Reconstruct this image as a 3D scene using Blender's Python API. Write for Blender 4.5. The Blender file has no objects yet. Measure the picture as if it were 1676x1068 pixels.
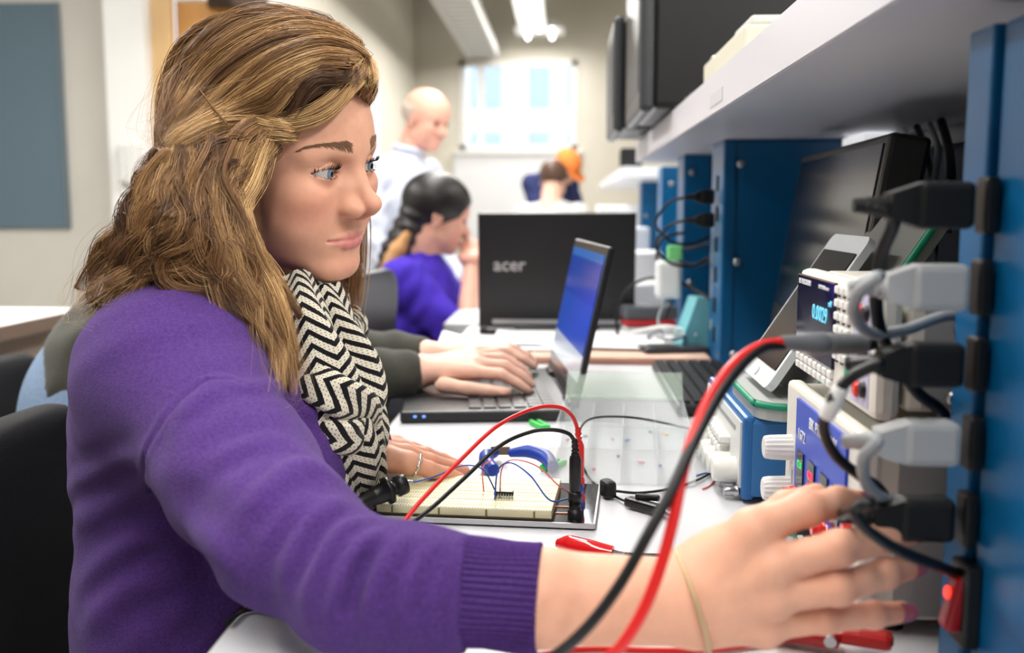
import bpy, bmesh, math, random
import numpy as np
from mathutils import Vector, Matrix, Euler

C = bpy.context.scene.collection
S = bpy.context.scene
R_ = math.radians

# ------------------------------------------------------------------ camera
CAM = Vector((0.0, 0.0, 1.04))
PITCH, YAW = math.atan(194 / 1629.4), math.atan(84 / 1641.0)
FPX = 1676 * 35.0 / 36.0
cam_d = bpy.data.cameras.new('camera')
cam = bpy.data.objects.new('camera', cam_d)
C.objects.link(cam)
cam.location = CAM
cam.rotation_euler = (math.pi / 2 - PITCH, 0, YAW)
cam_d.lens = 35.0
cam_d.sensor_width = 36.0
cam_d.sensor_fit = 'HORIZONTAL'
cam_d.clip_start = 0.02
cam_d.dof.use_dof = True
cam_d.dof.focus_distance = 0.90
cam_d.dof.aperture_fstop = 4.5
S.camera = cam

# ------------------------------------------------------------------ light and exposure
S.view_settings.view_transform = 'Standard'
S.view_settings.look = 'None'
S.view_settings.gamma = 1.0
S.view_settings.use_curve_mapping = False
S.view_settings.exposure = 0.0
S.cycles.adaptive_threshold = 0.04
S.cycles.max_bounces = 7
S.cycles.diffuse_bounces = 3
S.cycles.glossy_bounces = 3
S.cycles.transmission_bounces = 6
S.cycles.transparent_max_bounces = 10
S.cycles.caustics_reflective = False
S.cycles.caustics_refractive = False
W = bpy.data.worlds.new('world')
S.world = W
W.use_nodes = True
W.node_tree.nodes['Background'].inputs[0].default_value = (0.88, 0.93, 1.0, 1)
W.node_tree.nodes['Background'].inputs[1].default_value = 2.2


def area_lamp(name, loc, rot, sx, sy, power, col=(1, 1, 1)):
    d = bpy.data.lights.new(name, 'AREA')
    d.shape = 'RECTANGLE'
    d.size, d.size_y = sx, sy
    d.energy = power
    d.color = col
    o = bpy.data.objects.new(name, d)
    C.objects.link(o)
    o.location = loc
    o.rotation_euler = rot
    return o


# ------------------------------------------------------------------ geometry of the place
_Rc = Euler(cam.rotation_euler).to_matrix()


def ray(px, py):
    return (_Rc @ Vector(((px - 838) / FPX, -(py - 534) / FPX, -1))).normalized()


def at(px, py, X=None, Y=None, Z=None):
    """point of the plane X=, Y= or Z= (metres) that is met along a sight line; used to survey the room"""
    d = ray(px, py)
    if X is not None:
        t = (X - CAM.x) / d.x
    elif Y is not None:
        t = (Y - CAM.y) / d.y
    else:
        t = (Z - CAM.z) / d.z
    return CAM + d * t


def pix(p):
    q = _Rc.transposed() @ (Vector(p) - CAM)
    return (838 + FPX * q.x / -q.z, 534 - FPX * q.y / -q.z)


TZ = 0.75          # bench top


# ------------------------------------------------------------------ node materials
def mat(name, col=(0.8, 0.8, 0.8), rough=0.5, metal=0.0, spec=0.5, noise=0.0, nscale=40.0, bump=0.0, bscale=200.0,
        trans=0.0, alpha=1.0, emit=None, estr=0.0, sss=0.0, coat=0.0, sheen=0.0, ior=1.45, stretch=None):
    m = bpy.data.materials.new(name)
    m.use_nodes = True
    nt = m.node_tree
    b = nt.nodes['Principled BSDF']
    b.inputs['Base Color'].default_value = (*col, 1)
    b.inputs['Roughness'].default_value = rough
    b.inputs['Metallic'].default_value = metal
    b.inputs['Specular IOR Level'].default_value = spec
    b.inputs['Transmission Weight'].default_value = trans
    b.inputs['Alpha'].default_value = alpha
    b.inputs['IOR'].default_value = ior
    b.inputs['Coat Weight'].default_value = coat
    b.inputs['Sheen Weight'].default_value = sheen
    if sss:
        b.inputs['Subsurface Weight'].default_value = sss
        b.inputs['Subsurface Radius'].default_value = (1.0, 0.35, 0.2)
        b.inputs['Subsurface Scale'].default_value = 0.004
    if emit:
        b.inputs['Emission Color'].default_value = (*emit, 1)
        b.inputs['Emission Strength'].default_value = estr
    tc = nt.nodes.new('ShaderNodeTexCoord')
    src = tc.outputs['Object']
    if stretch:
        mp = nt.nodes.new('ShaderNodeMapping')
        mp.inputs['Scale'].default_value = stretch
        nt.links.new(src, mp.inputs[0])
        src = mp.outputs[0]
    if noise:
        n = nt.nodes.new('ShaderNodeTexNoise')
        n.inputs['Scale'].default_value = nscale
        n.inputs['Detail'].default_value = 4
        nt.links.new(src, n.inputs['Vector'])
        r = nt.nodes.new('ShaderNodeValToRGB')
        e = r.color_ramp.elements
        e[0].position, e[1].position = 0.3, 0.7
        e[0].color = (*[max(0, c * (1 - noise)) for c in col], 1)
        e[1].color = (*[min(1, c * (1 + noise)) for c in col], 1)
        nt.links.new(n.outputs['Fac'], r.inputs[0])
        nt.links.new(r.outputs[0], b.inputs['Base Color'])
    if bump:
        n2 = nt.nodes.new('ShaderNodeTexNoise')
        n2.inputs['Scale'].default_value = bscale
        n2.inputs['Detail'].default_value = 3
        nt.links.new(src, n2.inputs['Vector'])
        bp = nt.nodes.new('ShaderNodeBump')
        bp.inputs['Strength'].default_value = bump
        bp.inputs['Distance'].default_value = 0.002
        nt.links.new(n2.outputs['Fac'], bp.inputs['Height'])
        nt.links.new(bp.outputs[0], b.inputs['Normal'])
    return m


def attr_mat(name, rough=0.5, spec=0.5, attr='col', sss=0.0, bump=0.0, bscale=300.0, noise=0.0, nscale=300.0, sheen=0.0, aniso=0.0):
    """material whose colour is carried by the vertices (pigment of skin, knit, hair)"""
    m = mat(name, (1, 1, 1), rough, spec=spec, sss=sss, bump=bump, bscale=bscale, sheen=sheen)
    nt = m.node_tree
    b = nt.nodes['Principled BSDF']
    a = nt.nodes.new('ShaderNodeAttribute')
    a.attribute_name = attr
    out = a.outputs['Color']
    if noise:
        tc = nt.nodes.new('ShaderNodeTexCoord')
        n = nt.nodes.new('ShaderNodeTexNoise')
        n.inputs['Scale'].default_value = nscale
        n.inputs['Detail'].default_value = 3
        nt.links.new(tc.outputs['Object'], n.inputs['Vector'])
        mr = nt.nodes.new('ShaderNodeMapRange')
        mr.inputs['From Min'].default_value = 0.3
        mr.inputs['From Max'].default_value = 0.7
        mr.inputs['To Min'].default_value = 1 - noise
        mr.inputs['To Max'].default_value = 1 + noise
        nt.links.new(n.outputs['Fac'], mr.inputs['Value'])
        mx = nt.nodes.new('ShaderNodeVectorMath')
        mx.operation = 'SCALE'
        nt.links.new(out, mx.inputs[0])
        nt.links.new(mr.outputs[0], mx.inputs['Scale'])
        out = mx.outputs[0]
    nt.links.new(out, b.inputs['Base Color'])
    if aniso:
        b.inputs['Anisotropic'].default_value = aniso
    return m


def lin(r, g, b):
    f = lambda c: (c / 255 / 12.92) if c <= 10 else ((c / 255 + 0.055) / 1.055) ** 2.4
    return (f(r), f(g), f(b))


# ------------------------------------------------------------------ objects, parts, labels
def link(o, parent=None, loc=None, rot=None):
    C.objects.link(o)
    if loc is not None:
        o.location = loc
    if rot is not None:
        o.rotation_euler = rot
    if parent is not None:
        o.parent = parent
    return o


def tag(o, label=None, cat=None, group=None, kind=None):
    if label:
        o['label'] = label
    if cat:
        o['category'] = cat
    if group:
        o['group'] = group
    if kind:
        o['kind'] = kind
    return o


def thing(name, label, cat, loc=(0, 0, 0), rot=(0, 0, 0), group=None):
    o = bpy.data.objects.new(name, None)
    o.empty_display_size = 0.05
    link(o, None, loc, rot)
    return tag(o, label, cat, group)


def copy_tree(o, parent=None):
    c = o.copy()
    C.objects.link(c)
    c.parent = parent
    for ch in list(o.children):
        copy_tree(ch, c)
    return c


class MB:
    """collects shapes and links them as one mesh object"""

    def __init__(self):
        self.v, self.f, self.sm = [], [], []

    def add(self, v, f, smooth=False):
        n = len(self.v)
        self.v += [tuple(p) for p in v]
        self.f += [tuple(i + n for i in q) for q in f]
        self.sm += [smooth] * len(f)
        return self

    def box(self, c, s, M=None, taper=(1, 1)):
        x, y, z = s[0] / 2, s[1] / 2, s[2] / 2
        P = []
        for k, t in ((-1, 1.0), (1, None)):
            tx, ty = (1, 1) if t else taper
            P += [(-x * tx, -y * ty, k * z), (x * tx, -y * ty, k * z), (x * tx, y * ty, k * z), (-x * tx, y * ty, k * z)]
        P = [Vector(p) for p in P]
        if M is not None:
            P = [M @ p for p in P]
        P = [p + Vector(c) for p in P]
        return self.add(P, [(3, 2, 1, 0), (4, 5, 6, 7), (0, 1, 5, 4), (1, 2, 6, 5), (2, 3, 7, 6), (3, 0, 4, 7)])

    def rbox(self, c, s, r=0.004, M=None, seg=2):
        """box with rounded edges"""
        bm = bmesh.new()
        bmesh.ops.create_cube(bm, size=1.0)
        for v in bm.verts:
            v.co = Vector((v.co.x * s[0], v.co.y * s[1], v.co.z * s[2]))
        r = min(r, min(s) * 0.49)
        bmesh.ops.bevel(bm, geom=bm.edges[:] , offset=r, segments=seg, profile=0.5, affect='EDGES')
        bm.verts.index_update()
        P = [(M @ v.co if M is not None else v.co) + Vector(c) for v in bm.verts]
        F = [[v.index for v in f.verts] for f in bm.faces]
        bm.free()
        return self.add(P, F, False)

    def cyl(self, a, b, r, r2=None, n=20, caps=True, smooth=True):
        return self.lathe(a, b, [(0, r), (1, r if r2 is None else r2)], n, caps, smooth)

    def lathe(self, a, b, prof, n=20, caps=True, smooth=True, flute=0.0):
        """prof: list of (t along a->b, radius)"""
        a, b = Vector(a), Vector(b)
        d = b - a
        z = d.normalized()
        x = z.orthogonal().normalized()
        y = z.cross(x)
        V, F = [], []
        for t, r in prof:
            for i in range(n):
                w = 2 * math.pi * i / n
                rr = r * (1 - flute * (i % 2))
                V.append(a + d * t + (x * math.cos(w) + y * math.sin(w)) * rr)
        for k in range(len(prof) - 1):
            for i in range(n):
                j = (i + 1) % n
                F.append((k * n + i, k * n + j, (k + 1) * n + j, (k + 1) * n + i))
        self.add(V, F, smooth)
        if caps:
            m = len(prof)
            self.add(V[:n], [tuple(range(n))[::-1]])
            self.add(V[(m - 1) * n:], [tuple(range(n))])
        return self

    def tube(self, pts, r, n=8, sub=6, closed=False, rs=None, flat=None):
        """round cable along a Catmull-Rom path"""
        P = spline(pts, sub, closed)
        m = len(P)
        if rs is not None:
            rr = np.interp(np.linspace(0, 1, m), np.linspace(0, 1, len(rs)), rs)
        else:
            rr = np.full(m, r)
        P = np.array(P)
        T = np.gradient(P, axis=0)
        T /= np.linalg.norm(T, axis=1)[:, None] + 1e-12
        nrm = np.array(Vector(T[0]).orthogonal().normalized())
        V = []
        for i in range(m):
            nrm = nrm - T[i] * np.dot(nrm, T[i])
            nrm /= np.linalg.norm(nrm) + 1e-12
            bn = np.cross(T[i], nrm)
            for k in range(n):
                w = 2 * math.pi * k / n
                fx, fy = (1, 1) if flat is None else flat
                V.append(P[i] + (nrm * math.cos(w) * fx + bn * math.sin(w) * fy) * rr[i])
        F = []
        for i in range(m - 1 if not closed else m):
            i2 = (i + 1) % m
            for k in range(n):
                k2 = (k + 1) % n
                F.append((i * n + k, i * n + k2, i2 * n + k2, i2 * n + k))
        self.add(V, F, True)
        if not closed:
            self.add(V[:n], [tuple(range(n))[::-1]])
            self.add(V[-n:], [tuple(range(n))])
        return self

    def prism(self, poly, t, M=None, c=(0, 0, 0)):
        """outline in the xy plane, thickness t along z"""
        n = len(poly)
        V = [Vector((p[0], p[1], -t / 2)) for p in poly] + [Vector((p[0], p[1], t / 2)) for p in poly]
        if M is not None:
            V = [M @ p for p in V]
        V = [p + Vector(c) for p in V]
        F = [tuple(range(n))[::-1], tuple(range(n, 2 * n))] + [(i, (i + 1) % n, n + (i + 1) % n, n + i) for i in range(n)]
        return self.add(V, F)

    def ball(self, c, r, n=16, m=10, M=None):
        V, F = [], []
        r = (r, r, r) if not hasattr(r, '__len__') else r
        for i in range(m + 1):
            a = math.pi * i / m
            for k in range(n):
                w = 2 * math.pi * k / n
                p = Vector((r[0] * math.sin(a) * math.cos(w), r[1] * math.sin(a) * math.sin(w), r[2] * math.cos(a)))
                V.append((M @ p if M is not None else p) + Vector(c))
        for i in range(m):
            for k in range(n):
                k2 = (k + 1) % n
                F.append((i * n + k, (i + 1) * n + k, (i + 1) * n + k2, i * n + k2))
        return self.add(V, F, True)

    def mesh(self, name, m=None):
        me = bpy.data.meshes.new(name)
        me.from_pydata(self.v, [], self.f)
        me.polygons.foreach_set('use_smooth', self.sm)
        if m is not None:
            me.materials.append(m)
        me.update()
        return me

    def build(self, name, m=None, parent=None, label=None, cat=None, group=None, kind=None, loc=None, rot=None):
        o = bpy.data.objects.new(name, self.mesh(name, m))
        link(o, parent, loc, rot)
        return tag(o, label, cat, group, kind)


def spline(pts, sub=6, closed=False):
    P = [np.array(p, float) for p in pts]
    n = len(P)
    if n < 3:
        return [P[0] * (1 - t) + P[-1] * t for t in np.linspace(0, 1, sub + 1)]
    out = []
    rng = range(n if closed else n - 1)
    for i in rng:
        if closed:
            p0, p1, p2, p3 = P[(i - 1) % n], P[i], P[(i + 1) % n], P[(i + 2) % n]
        else:
            p1, p2 = P[i], P[i + 1]
            p0 = P[i - 1] if i else 2 * p1 - p2
            p3 = P[i + 2] if i + 2 < n else 2 * p2 - p1
        for t in np.linspace(0, 1, sub, endpoint=False):
            out.append(0.5 * ((2 * p1) + (-p0 + p2) * t + (2 * p0 - 5 * p1 + 4 * p2 - p3) * t * t + (-p0 + 3 * p1 - 3 * p2 + p3) * t ** 3))
    if not closed:
        out.append(P[-1])
    return out


def text_mesh(name, s, size, m, parent, M, depth=0.0004, align='CENTER', bold=False):
    """printed lettering: a thin raised text lying in the xy plane of M"""
    cu = bpy.data.curves.new(name, 'FONT')
    cu.body = s
    cu.size = size
    cu.align_x = align
    cu.align_y = 'CENTER'
    cu.extrude = depth
    cu.resolution_u = 2
    if bold:
        cu.offset = size * 0.012
    tmp = bpy.data.objects.new(name + '_tmp', cu)
    C.objects.link(tmp)
    dg = bpy.context.evaluated_depsgraph_get()
    me = bpy.data.meshes.new_from_object(tmp.evaluated_get(dg))
    bpy.data.objects.remove(tmp)
    bpy.data.curves.remove(cu)
    me.transform(M)
    me.materials.clear()
    me.materials.append(m)
    o = bpy.data.objects.new(name, me)
    return link(o, parent)


def np_mesh(name, V, F, m=None, parent=None, col=None, smooth=True, attr='col'):
    """big meshes from arrays; F is an (n,3) or (n,4) index array"""
    me = bpy.data.meshes.new(name)
    V = np.asarray(V, np.float32)
    F = np.asarray(F, np.int32)
    k = F.shape[1]
    me.vertices.add(len(V))
    me.vertices.foreach_set('co', V.ravel())
    me.loops.add(F.size)
    me.loops.foreach_set('vertex_index', F.ravel())
    me.polygons.add(len(F))
    me.polygons.foreach_set('loop_start', np.arange(0, F.size, k, dtype=np.int32))
    me.polygons.foreach_set('loop_total', np.full(len(F), k, np.int32))
    me.polygons.foreach_set('use_smooth', np.full(len(F), smooth))
    if col is not None:
        a = me.color_attributes.new(attr, 'FLOAT_COLOR', 'POINT')
        c4 = np.ones((len(V), 4), np.float32)
        c4[:, :3] = col
        a.data.foreach_set('color', c4.ravel())
    me.update()
    me.validate()
    if m is not None:
        me.materials.append(m)
    o = bpy.data.objects.new(name, me)
    return link(o, parent)


# ------------------------------------------------------------------ implicit shapes (for bodies and cloth)
def smin(a, b, k):
    if k <= 0:
        return np.minimum(a, b)
    h = np.maximum(k - np.abs(a - b), 0) / k
    return np.minimum(a, b) - h * h * k * 0.25


def smax(a, b, k):
    return -smin(-a, -b, k)


def d_sph(p, c, r):
    return np.linalg.norm(p - np.array(c, p.dtype), axis=1) - r


def d_ell(p, c, r, M=None):
    q = p - np.array(c, p.dtype)
    if M is not None:
        q = q @ np.asarray(M, p.dtype)          # columns of M are the ellipsoid's axes
    r = np.array(r, p.dtype)
    k0 = np.linalg.norm(q / r, axis=1)
    k1 = np.linalg.norm(q / (r * r), axis=1) + 1e-9
    return k0 * (k0 - 1) / k1


def d_cone(p, a, b, ra, rb):
    a, b = np.array(a, p.dtype), np.array(b, p.dtype)
    ab = b - a
    t = np.clip((p - a) @ ab / (ab @ ab + 1e-12), 0, 1)
    return np.linalg.norm(p - a - t[:, None] * ab, axis=1) - (ra + (rb - ra) * t)


def d_chain(p, pts, rs, k=0.0):
    d = None
    for i in range(len(pts) - 1):
        e = d_cone(p, pts[i], pts[i + 1], rs[i], rs[i + 1])
        d = e if d is None else smin(d, e, k)
    return d


def seg_dist(p, pts):
    """distance to a polyline and the position 0..1 along it"""
    best = np.full(len(p), 1e9, p.dtype)
    tt = np.zeros(len(p), p.dtype)
    n = len(pts) - 1
    for i in range(n):
        a, b = np.array(pts[i], p.dtype), np.array(pts[i + 1], p.dtype)
        ab = b - a
        t = np.clip((p - a) @ ab / (ab @ ab + 1e-12), 0, 1)
        d = np.linalg.norm(p - a - t[:, None] * ab, axis=1)
        w = d < best
        best[w] = d[w]
        tt[w] = ((i + t) / n)[w]
    return best, tt


def sdf_mesh(f, lo, hi, h, levels=4, slack=1.25):
    """surface nets on a sparse lattice; returns vertices and quads"""
    lo, hi = np.array(lo, np.float32), np.array(hi, np.float32)
    size = h * 2 ** levels
    n = np.maximum(1, np.ceil((hi - lo) / size).astype(int))
    g = np.stack(np.meshgrid(*[np.arange(k) for k in n], indexing='ij'), -1).reshape(-1, 3)
    for lv in range(levels, -1, -1):
        s = h * 2 ** lv
        d = f((lo + (g + 0.5) * s).astype(np.float32))
        g = g[np.abs(d) < 0.87 * s * slack + (0.3 * h)]
        if lv:
            off = np.array([[i, j, k] for i in (0, 1) for j in (0, 1) for k in (0, 1)])
            g = (g[:, None, :] * 2 + off[None]).reshape(-1, 3)
    N = int((n.max() * 2 ** levels) + 4)
    key = lambda a: (a[..., 0].astype(np.int64) * N + a[..., 1]) * N + a[..., 2]
    off = np.array([[i, j, k] for i in (0, 1) for j in (0, 1) for k in (0, 1)])
    ck = key(g)
    o = np.argsort(ck)
    g, ck = g[o], ck[o]
    corner = g[:, None, :] + off[None]
    kk = key(corner).ravel()
    uk, inv = np.unique(kk, return_inverse=True)
    iz = uk % N
    iy = (uk // N) % N
    ix = uk // (N * N)
    val = f((lo + np.stack([ix, iy, iz], -1) * h).astype(np.float32))
    cv = val[inv].reshape(-1, 8)
    neg = cv < 0
    m = neg.any(1) & ~neg.all(1)
    g, ck, cv = g[m], ck[m], cv[m]
    ed = [(a, b) for a in range(8) for b in range(a + 1, 8) if bin(a ^ b).count('1') == 1]
    acc = np.zeros((len(g), 3))
    cnt = np.zeros(len(g))
    for a, b in ed:
        x = (cv[:, a] < 0) != (cv[:, b] < 0)
        t = cv[:, a] / (cv[:, a] - cv[:, b] + 1e-20)
        q = off[a] + t[:, None] * (off[b] - off[a])
        acc[x] += q[x]
        cnt[x] += 1
    V = lo + (g + acc / cnt[:, None]) * h
    F = []
    for ax in range(3):
        b = 1 << (2 - ax)
        e = np.zeros(3, int)
        e[ax] = 1
        u = np.zeros(3, int)
        w = np.zeros(3, int)
        u[(ax + 1) % 3] = 1
        w[(ax + 2) % 3] = 1
        x = (cv[:, 0] < 0) != (cv[:, b] < 0)
        gs, flip = g[x], cv[x, 0] < 0
        idx, ok = [], np.ones(len(gs), bool)
        for dd in (-u - w, -w, 0 * u, -u):
            kq = key(gs + dd)
            i = np.searchsorted(ck, kq)
            i = np.minimum(i, len(ck) - 1)
            ok &= ck[i] == kq
            idx.append(i)
        q = np.stack(idx, 1)
        q[~flip] = q[~flip][:, ::-1]
        F.append(q[ok])
    return V, np.concatenate(F)


def march(f, pts, t0=0.3, t1=6.0, lift=0.0):
    """where sight lines meet an implicit surface, or pass it most closely"""
    d = np.array([ray(*p) for p in pts], np.float32)
    o = np.array(CAM, np.float32)
    t = np.full(len(d), t0, np.float32)
    best, bt = np.full(len(d), 1e9, np.float32), t.copy()
    live = np.arange(len(d))
    for _ in range(140):
        v = f(o + d[live] * t[live, None])
        b = v < best[live]
        best[live[b]] = v[b]
        bt[live[b]] = t[live[b]]
        t[live] += np.maximum(v * .75, .0008).astype(np.float32)
        live = live[(v > .0004) & (t[live] < t1)]
        if not len(live):
            break
    return o + d * (bt[:, None] - np.asarray(lift, np.float32).reshape(-1, 1))


def join(parts):
    V, F, Cc, n = [], [], [], 0
    for v, f, c in parts:
        V.append(v)
        F.append(np.asarray(f) + n)
        Cc.append(np.broadcast_to(np.asarray(c, float), (len(v), 3)))
        n += len(v)
    return np.concatenate(V), np.concatenate(F), np.concatenate(Cc)
# ------------------------------------------------------------------ the room
M_wall = mat('cream_wall_paint', lin(222, 217, 204), 0.85, noise=0.03, nscale=3, bump=0.05, bscale=120)
M_wallg = mat('grey_wall_paint', lin(205, 202, 194), 0.85, noise=0.03, nscale=3, bump=0.05, bscale=120)
M_white = mat('white_paint', lin(238, 238, 236), 0.6)
M_ceil = mat('ceiling_tile', lin(225, 224, 220), 0.9, noise=0.05, nscale=60)
M_floor = mat('floor_vinyl', lin(112, 108, 102), 0.35, noise=0.12, nscale=25)
M_wood = mat('honey_oak', lin(196, 140, 66), 0.4, noise=0.18, nscale=8, stretch=(1, 1, 0.08))
M_woodl = mat('pale_oak_trim', lin(222, 184, 130), 0.45, noise=0.1, nscale=8, stretch=(1, 1, 0.08))
M_black = mat('black_plastic', lin(16, 16, 18), 0.38)
M_blackr = mat('black_rubber', lin(12, 12, 13), 0.55)
M_steel = mat('steel', lin(180, 182, 186), 0.3, metal=1.0)
M_alu = mat('brushed_aluminium', lin(196, 198, 200), 0.35, metal=0.9, noise=0.05, nscale=60, stretch=(1, 20, 20))

YB, XL, YD = 10.9, -1.60, 5.0        # back wall, side wall, wall with the door


def struct(name, mb, m, parent=None, label=None):
    o = mb.build(name, m, parent)
    o['kind'] = 'structure'
    if label:
        o['label'] = label
    return o


struct('floor', MB().box((0.2, 4.6, -0.05), (7.0, 13.4, 0.1)), M_floor, None, 'pale grey vinyl floor of the laboratory')
struct('ceiling', MB().box((0.2, 4.6, 3.35), (7.0, 13.4, 0.1)), M_ceil, None, 'white ceiling above the laboratory')
w0, w1 = at(752, 100, Y=YB), at(944, 246, Y=YB)
m = MB()
m.box(((XL + w0.x) / 2 - .05, YB + .06, 1.65), (w0.x - XL + .1, .12, 3.3))
m.box(((3.4 + w1.x) / 2, YB + .06, 1.65), (3.4 - w1.x, .12, 3.3))
m.box(((w0.x + w1.x) / 2, YB + .06, w1.z / 2), (w1.x - w0.x, .12, w1.z))
m.box(((w0.x + w1.x) / 2, YB + .06, (w0.z + 3.3) / 2), (w1.x - w0.x, .12, 3.3 - w0.z))
struct('wall_back', m, M_wall, None, 'cream back wall around the bright window')
struct('wall_left', MB().box((XL - .06, (YD + .12 + YB) / 2, 1.65), (.12, YB - YD - .12, 3.3)), M_wall, None, 'cream side wall running from the door to the back')
d0, d1 = at(268, 100, Y=YD).x, XL
m = MB()
m.box(((-3.25 + d0) / 2, YD + .06, 1.65), (d0 + 3.25, .12, 3.3))
m.box(((d0 + d1) / 2, YD + .06, 2.75), (d1 - d0, .12, 1.1))
struct('wall_door', m, M_wallg, None, 'grey wall with the oak door and the slate pinboard')
struct('wall_outer', MB().box((-3.26, 1.6, 1.65), (.12, 7.0, 3.3)), M_wallg, None, 'grey side wall beside the work table')
struct('wall_front', MB().box((0.2, -1.95, 1.65), (7.0, .12, 3.3)), mat('green_grey_paint', lin(128, 132, 130), .85), None, 'grey wall behind the viewer')
struct('wall_right', MB().box((2.6, 4.5, 1.65), (.12, 13.0, 3.3)), M_wall, None, 'cream wall beyond the instrument benches')

# window in the back wall
WX0, WX1, WZ0, WZ1 = w0.x, w1.x, w1.z, w0.z
M_glass = mat('window_glass', (1, 1, 1), 0.02, trans=1.0, ior=1.02)
m = MB()
cxw, czw = (WX0 + WX1) / 2, (WZ0 + WZ1) / 2
for x in (WX0 + .03, WX1 - .03):
    m.box((x, YB + .03, czw), (.06, .09, WZ1 - WZ0))
for z in (WZ0 + .03, WZ1 - .03):
    m.box((cxw, YB + .03, z), (WX1 - WX0, .09, .06))
win = struct('window_1', m, M_white, None, 'bright sash window with white bars in the back wall')
xs = [WX0 + .06] + [at(q, 180, Y=YB).x for q in (787, 858)] + [WX1 - .06]
zs = [WZ0 + .06, at(850, 200, Y=YB).z, WZ1 - .06]
for x in xs[1:3]:
    struct('glazing_bar', MB().box((x, YB + .03, czw), (.075, .05, WZ1 - WZ0 - .08)), M_white, win)
struct('glazing_bar', MB().box((cxw, YB + .03, zs[1]), (WX1 - WX0, .036, .07)), M_white, win)
for i in range(3):
    for k in range(2):
        struct('pane', MB().box(((xs[i] + xs[i + 1]) / 2, YB + .035, (zs[k] + zs[k + 1]) / 2), (xs[i + 1] - xs[i], .006, zs[k + 1] - zs[k])), M_glass, win)
struct('trim_1', MB().box((cxw, YB - .03, WZ0 - .02), (WX1 - WX0 + .1, .10, .04)), M_white, None, 'white sill under the bright window')
# the building across the yard, seen through the panes
bld = thing('exterior_building', 'pale building with rows of windows outside the back window', 'building', (cxw, 17, 0))
MB().box((0, 0, 2.5), (14, .5, 5.6)).build('facade', mat('pale_render', lin(226, 232, 236), .8, emit=(.85, .93, 1.0), estr=0.0), bld)
for i in range(7):
    for k in range(2):
        MB().box((-2.4 + i * .8, -.27, 1.9 + k * 1.15), (.5, .06, .75)).build('window', mat('far_pane', lin(170, 190, 205), .15), bld)

# whiteboard under the window
b0, b1 = at(742, 248, Y=YB - .06), at(948, 360, Y=YB - .06)
wb = thing('whiteboard', 'white board on the back wall below the window', 'whiteboard', ((b0.x + b1.x) / 2, YB - .02, b1.z - .25))
MB().box((0, 0, (b0.z - b1.z) / 2 + .12), (b1.x - b0.x, .03, b0.z - b1.z + .24)).build('panel', mat('whiteboard_enamel', lin(238, 240, 244), .25), wb)
MB().box((0, -.03, .01), (b1.x - b0.x, .06, .02)).build('tray', M_alu, wb)

# poster of whiteboard film on the side wall
MB().box((XL + .016, 7.6, 1.55), (.024, 1.9, 1.1)).build('noticeboard', mat('pale_board', lin(232, 232, 232), .4), None, 'pale notice board on the side wall behind the bald man', 'noticeboard')

# oak door and its frame
dr = struct('door_1', MB().box(((d0 + .06 + d1) / 2, YD + .05, 1.05), (d1 - d0 - .06, .045, 2.1)), M_wood, None, 'honey oak door beside the side wall')
struct('handle', MB().cyl(((d0 + .16), YD + .02, 1.0), ((d0 + .16), YD - .05, 1.0), .012).cyl(((d0 + .16), YD - .045, 1.0), ((d0 + .27), YD - .045, 1.0), .010), M_steel, dr)
t0 = at(238, 100, Y=YD).x
struct('trim_2', MB().box(((t0 + d0 + .06) / 2, YD - .015, 1.08), (d0 + .06 - t0, .05, 2.16)), M_woodl, None, 'pale oak door frame')
struct('trim_3', MB().box(((t0 + d1) / 2, YD - .015, 2.19), (d1 - t0, .05, .09)), M_woodl, None, 'pale oak frame across the top of the door')
cl0 = at(352, 6, Y=YD - .04)
dc = thing('door_closer', 'dark door closer across the top of the oak door', 'door closer', (cl0.x, YD - .02, cl0.z))
MB().rbox((.12, -.03, .01), (.30, .06, .07), .008).build('body', mat('bronze_metal', lin(70, 56, 46), .4, metal=.6), dc)
MB().box((.02, -.055, .055), (.28, .02, .015)).build('arm', mat('bronze_metal', lin(70, 56, 46), .4, metal=.6), dc)
ex = at(312, -2, Y=YD - .3)
es = thing('exit_sign', 'white sign housing hanging in front of the oak door', 'sign', (ex.x, YD - .3, ex.z))
MB().rbox((0, 0, .05), (.14, .05, .12), .01).build('housing', M_white, es)
MB().cyl((0, 0, .11), (0, 0, 3.3 - ex.z), .008, n=8).build('stem', M_white, es)
# white pier left of the door
p0, p1 = at(172, 100, Y=YD - .12).x, at(238, 100, Y=YD - .12).x
struct('trim_4', MB().box(((p0 + p1) / 2, YD - .06, 1.65), (p1 - p0, .12, 3.3)), M_white, None, 'white pier beside the oak door frame')
th = at(213, 268, Y=YD - .14)
tm = thing('wall_phone', 'small white wall phone on the white pier', 'phone', (th.x, YD - .12, th.z - .1))
MB().rbox((0, -.025, .1), (.10, .05, .20), .012).build('body', mat('phone_white', lin(225, 225, 222), .4), tm)
MB().rbox((-.022, -.062, .1), (.035, .028, .19), .012).build('handset', mat('phone_white2', lin(214, 214, 212), .4), tm)
# slate pinboard
q0, q1 = at(93, 4, Y=YD - .02), at(93, 373, Y=YD - .02)
pb = thing('pinboard', 'slate blue pinboard on the grey wall', 'pinboard', (q0.x - .55, YD - .012, q1.z))
MB().box((0, 0, (q0.z - q1.z) / 2), (1.1, .02, q0.z - q1.z)).build('panel', mat('slate_fabric', lin(96, 116, 128), .9, noise=.06, nscale=200, bump=.2, bscale=600), pb)
for x in (-.55, .55):
    MB().box((x, -.004, (q0.z - q1.z) / 2), (.012, .03, q0.z - q1.z)).build('edge', mat('slate_edge', lin(110, 122, 130), .5), pb)

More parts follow.
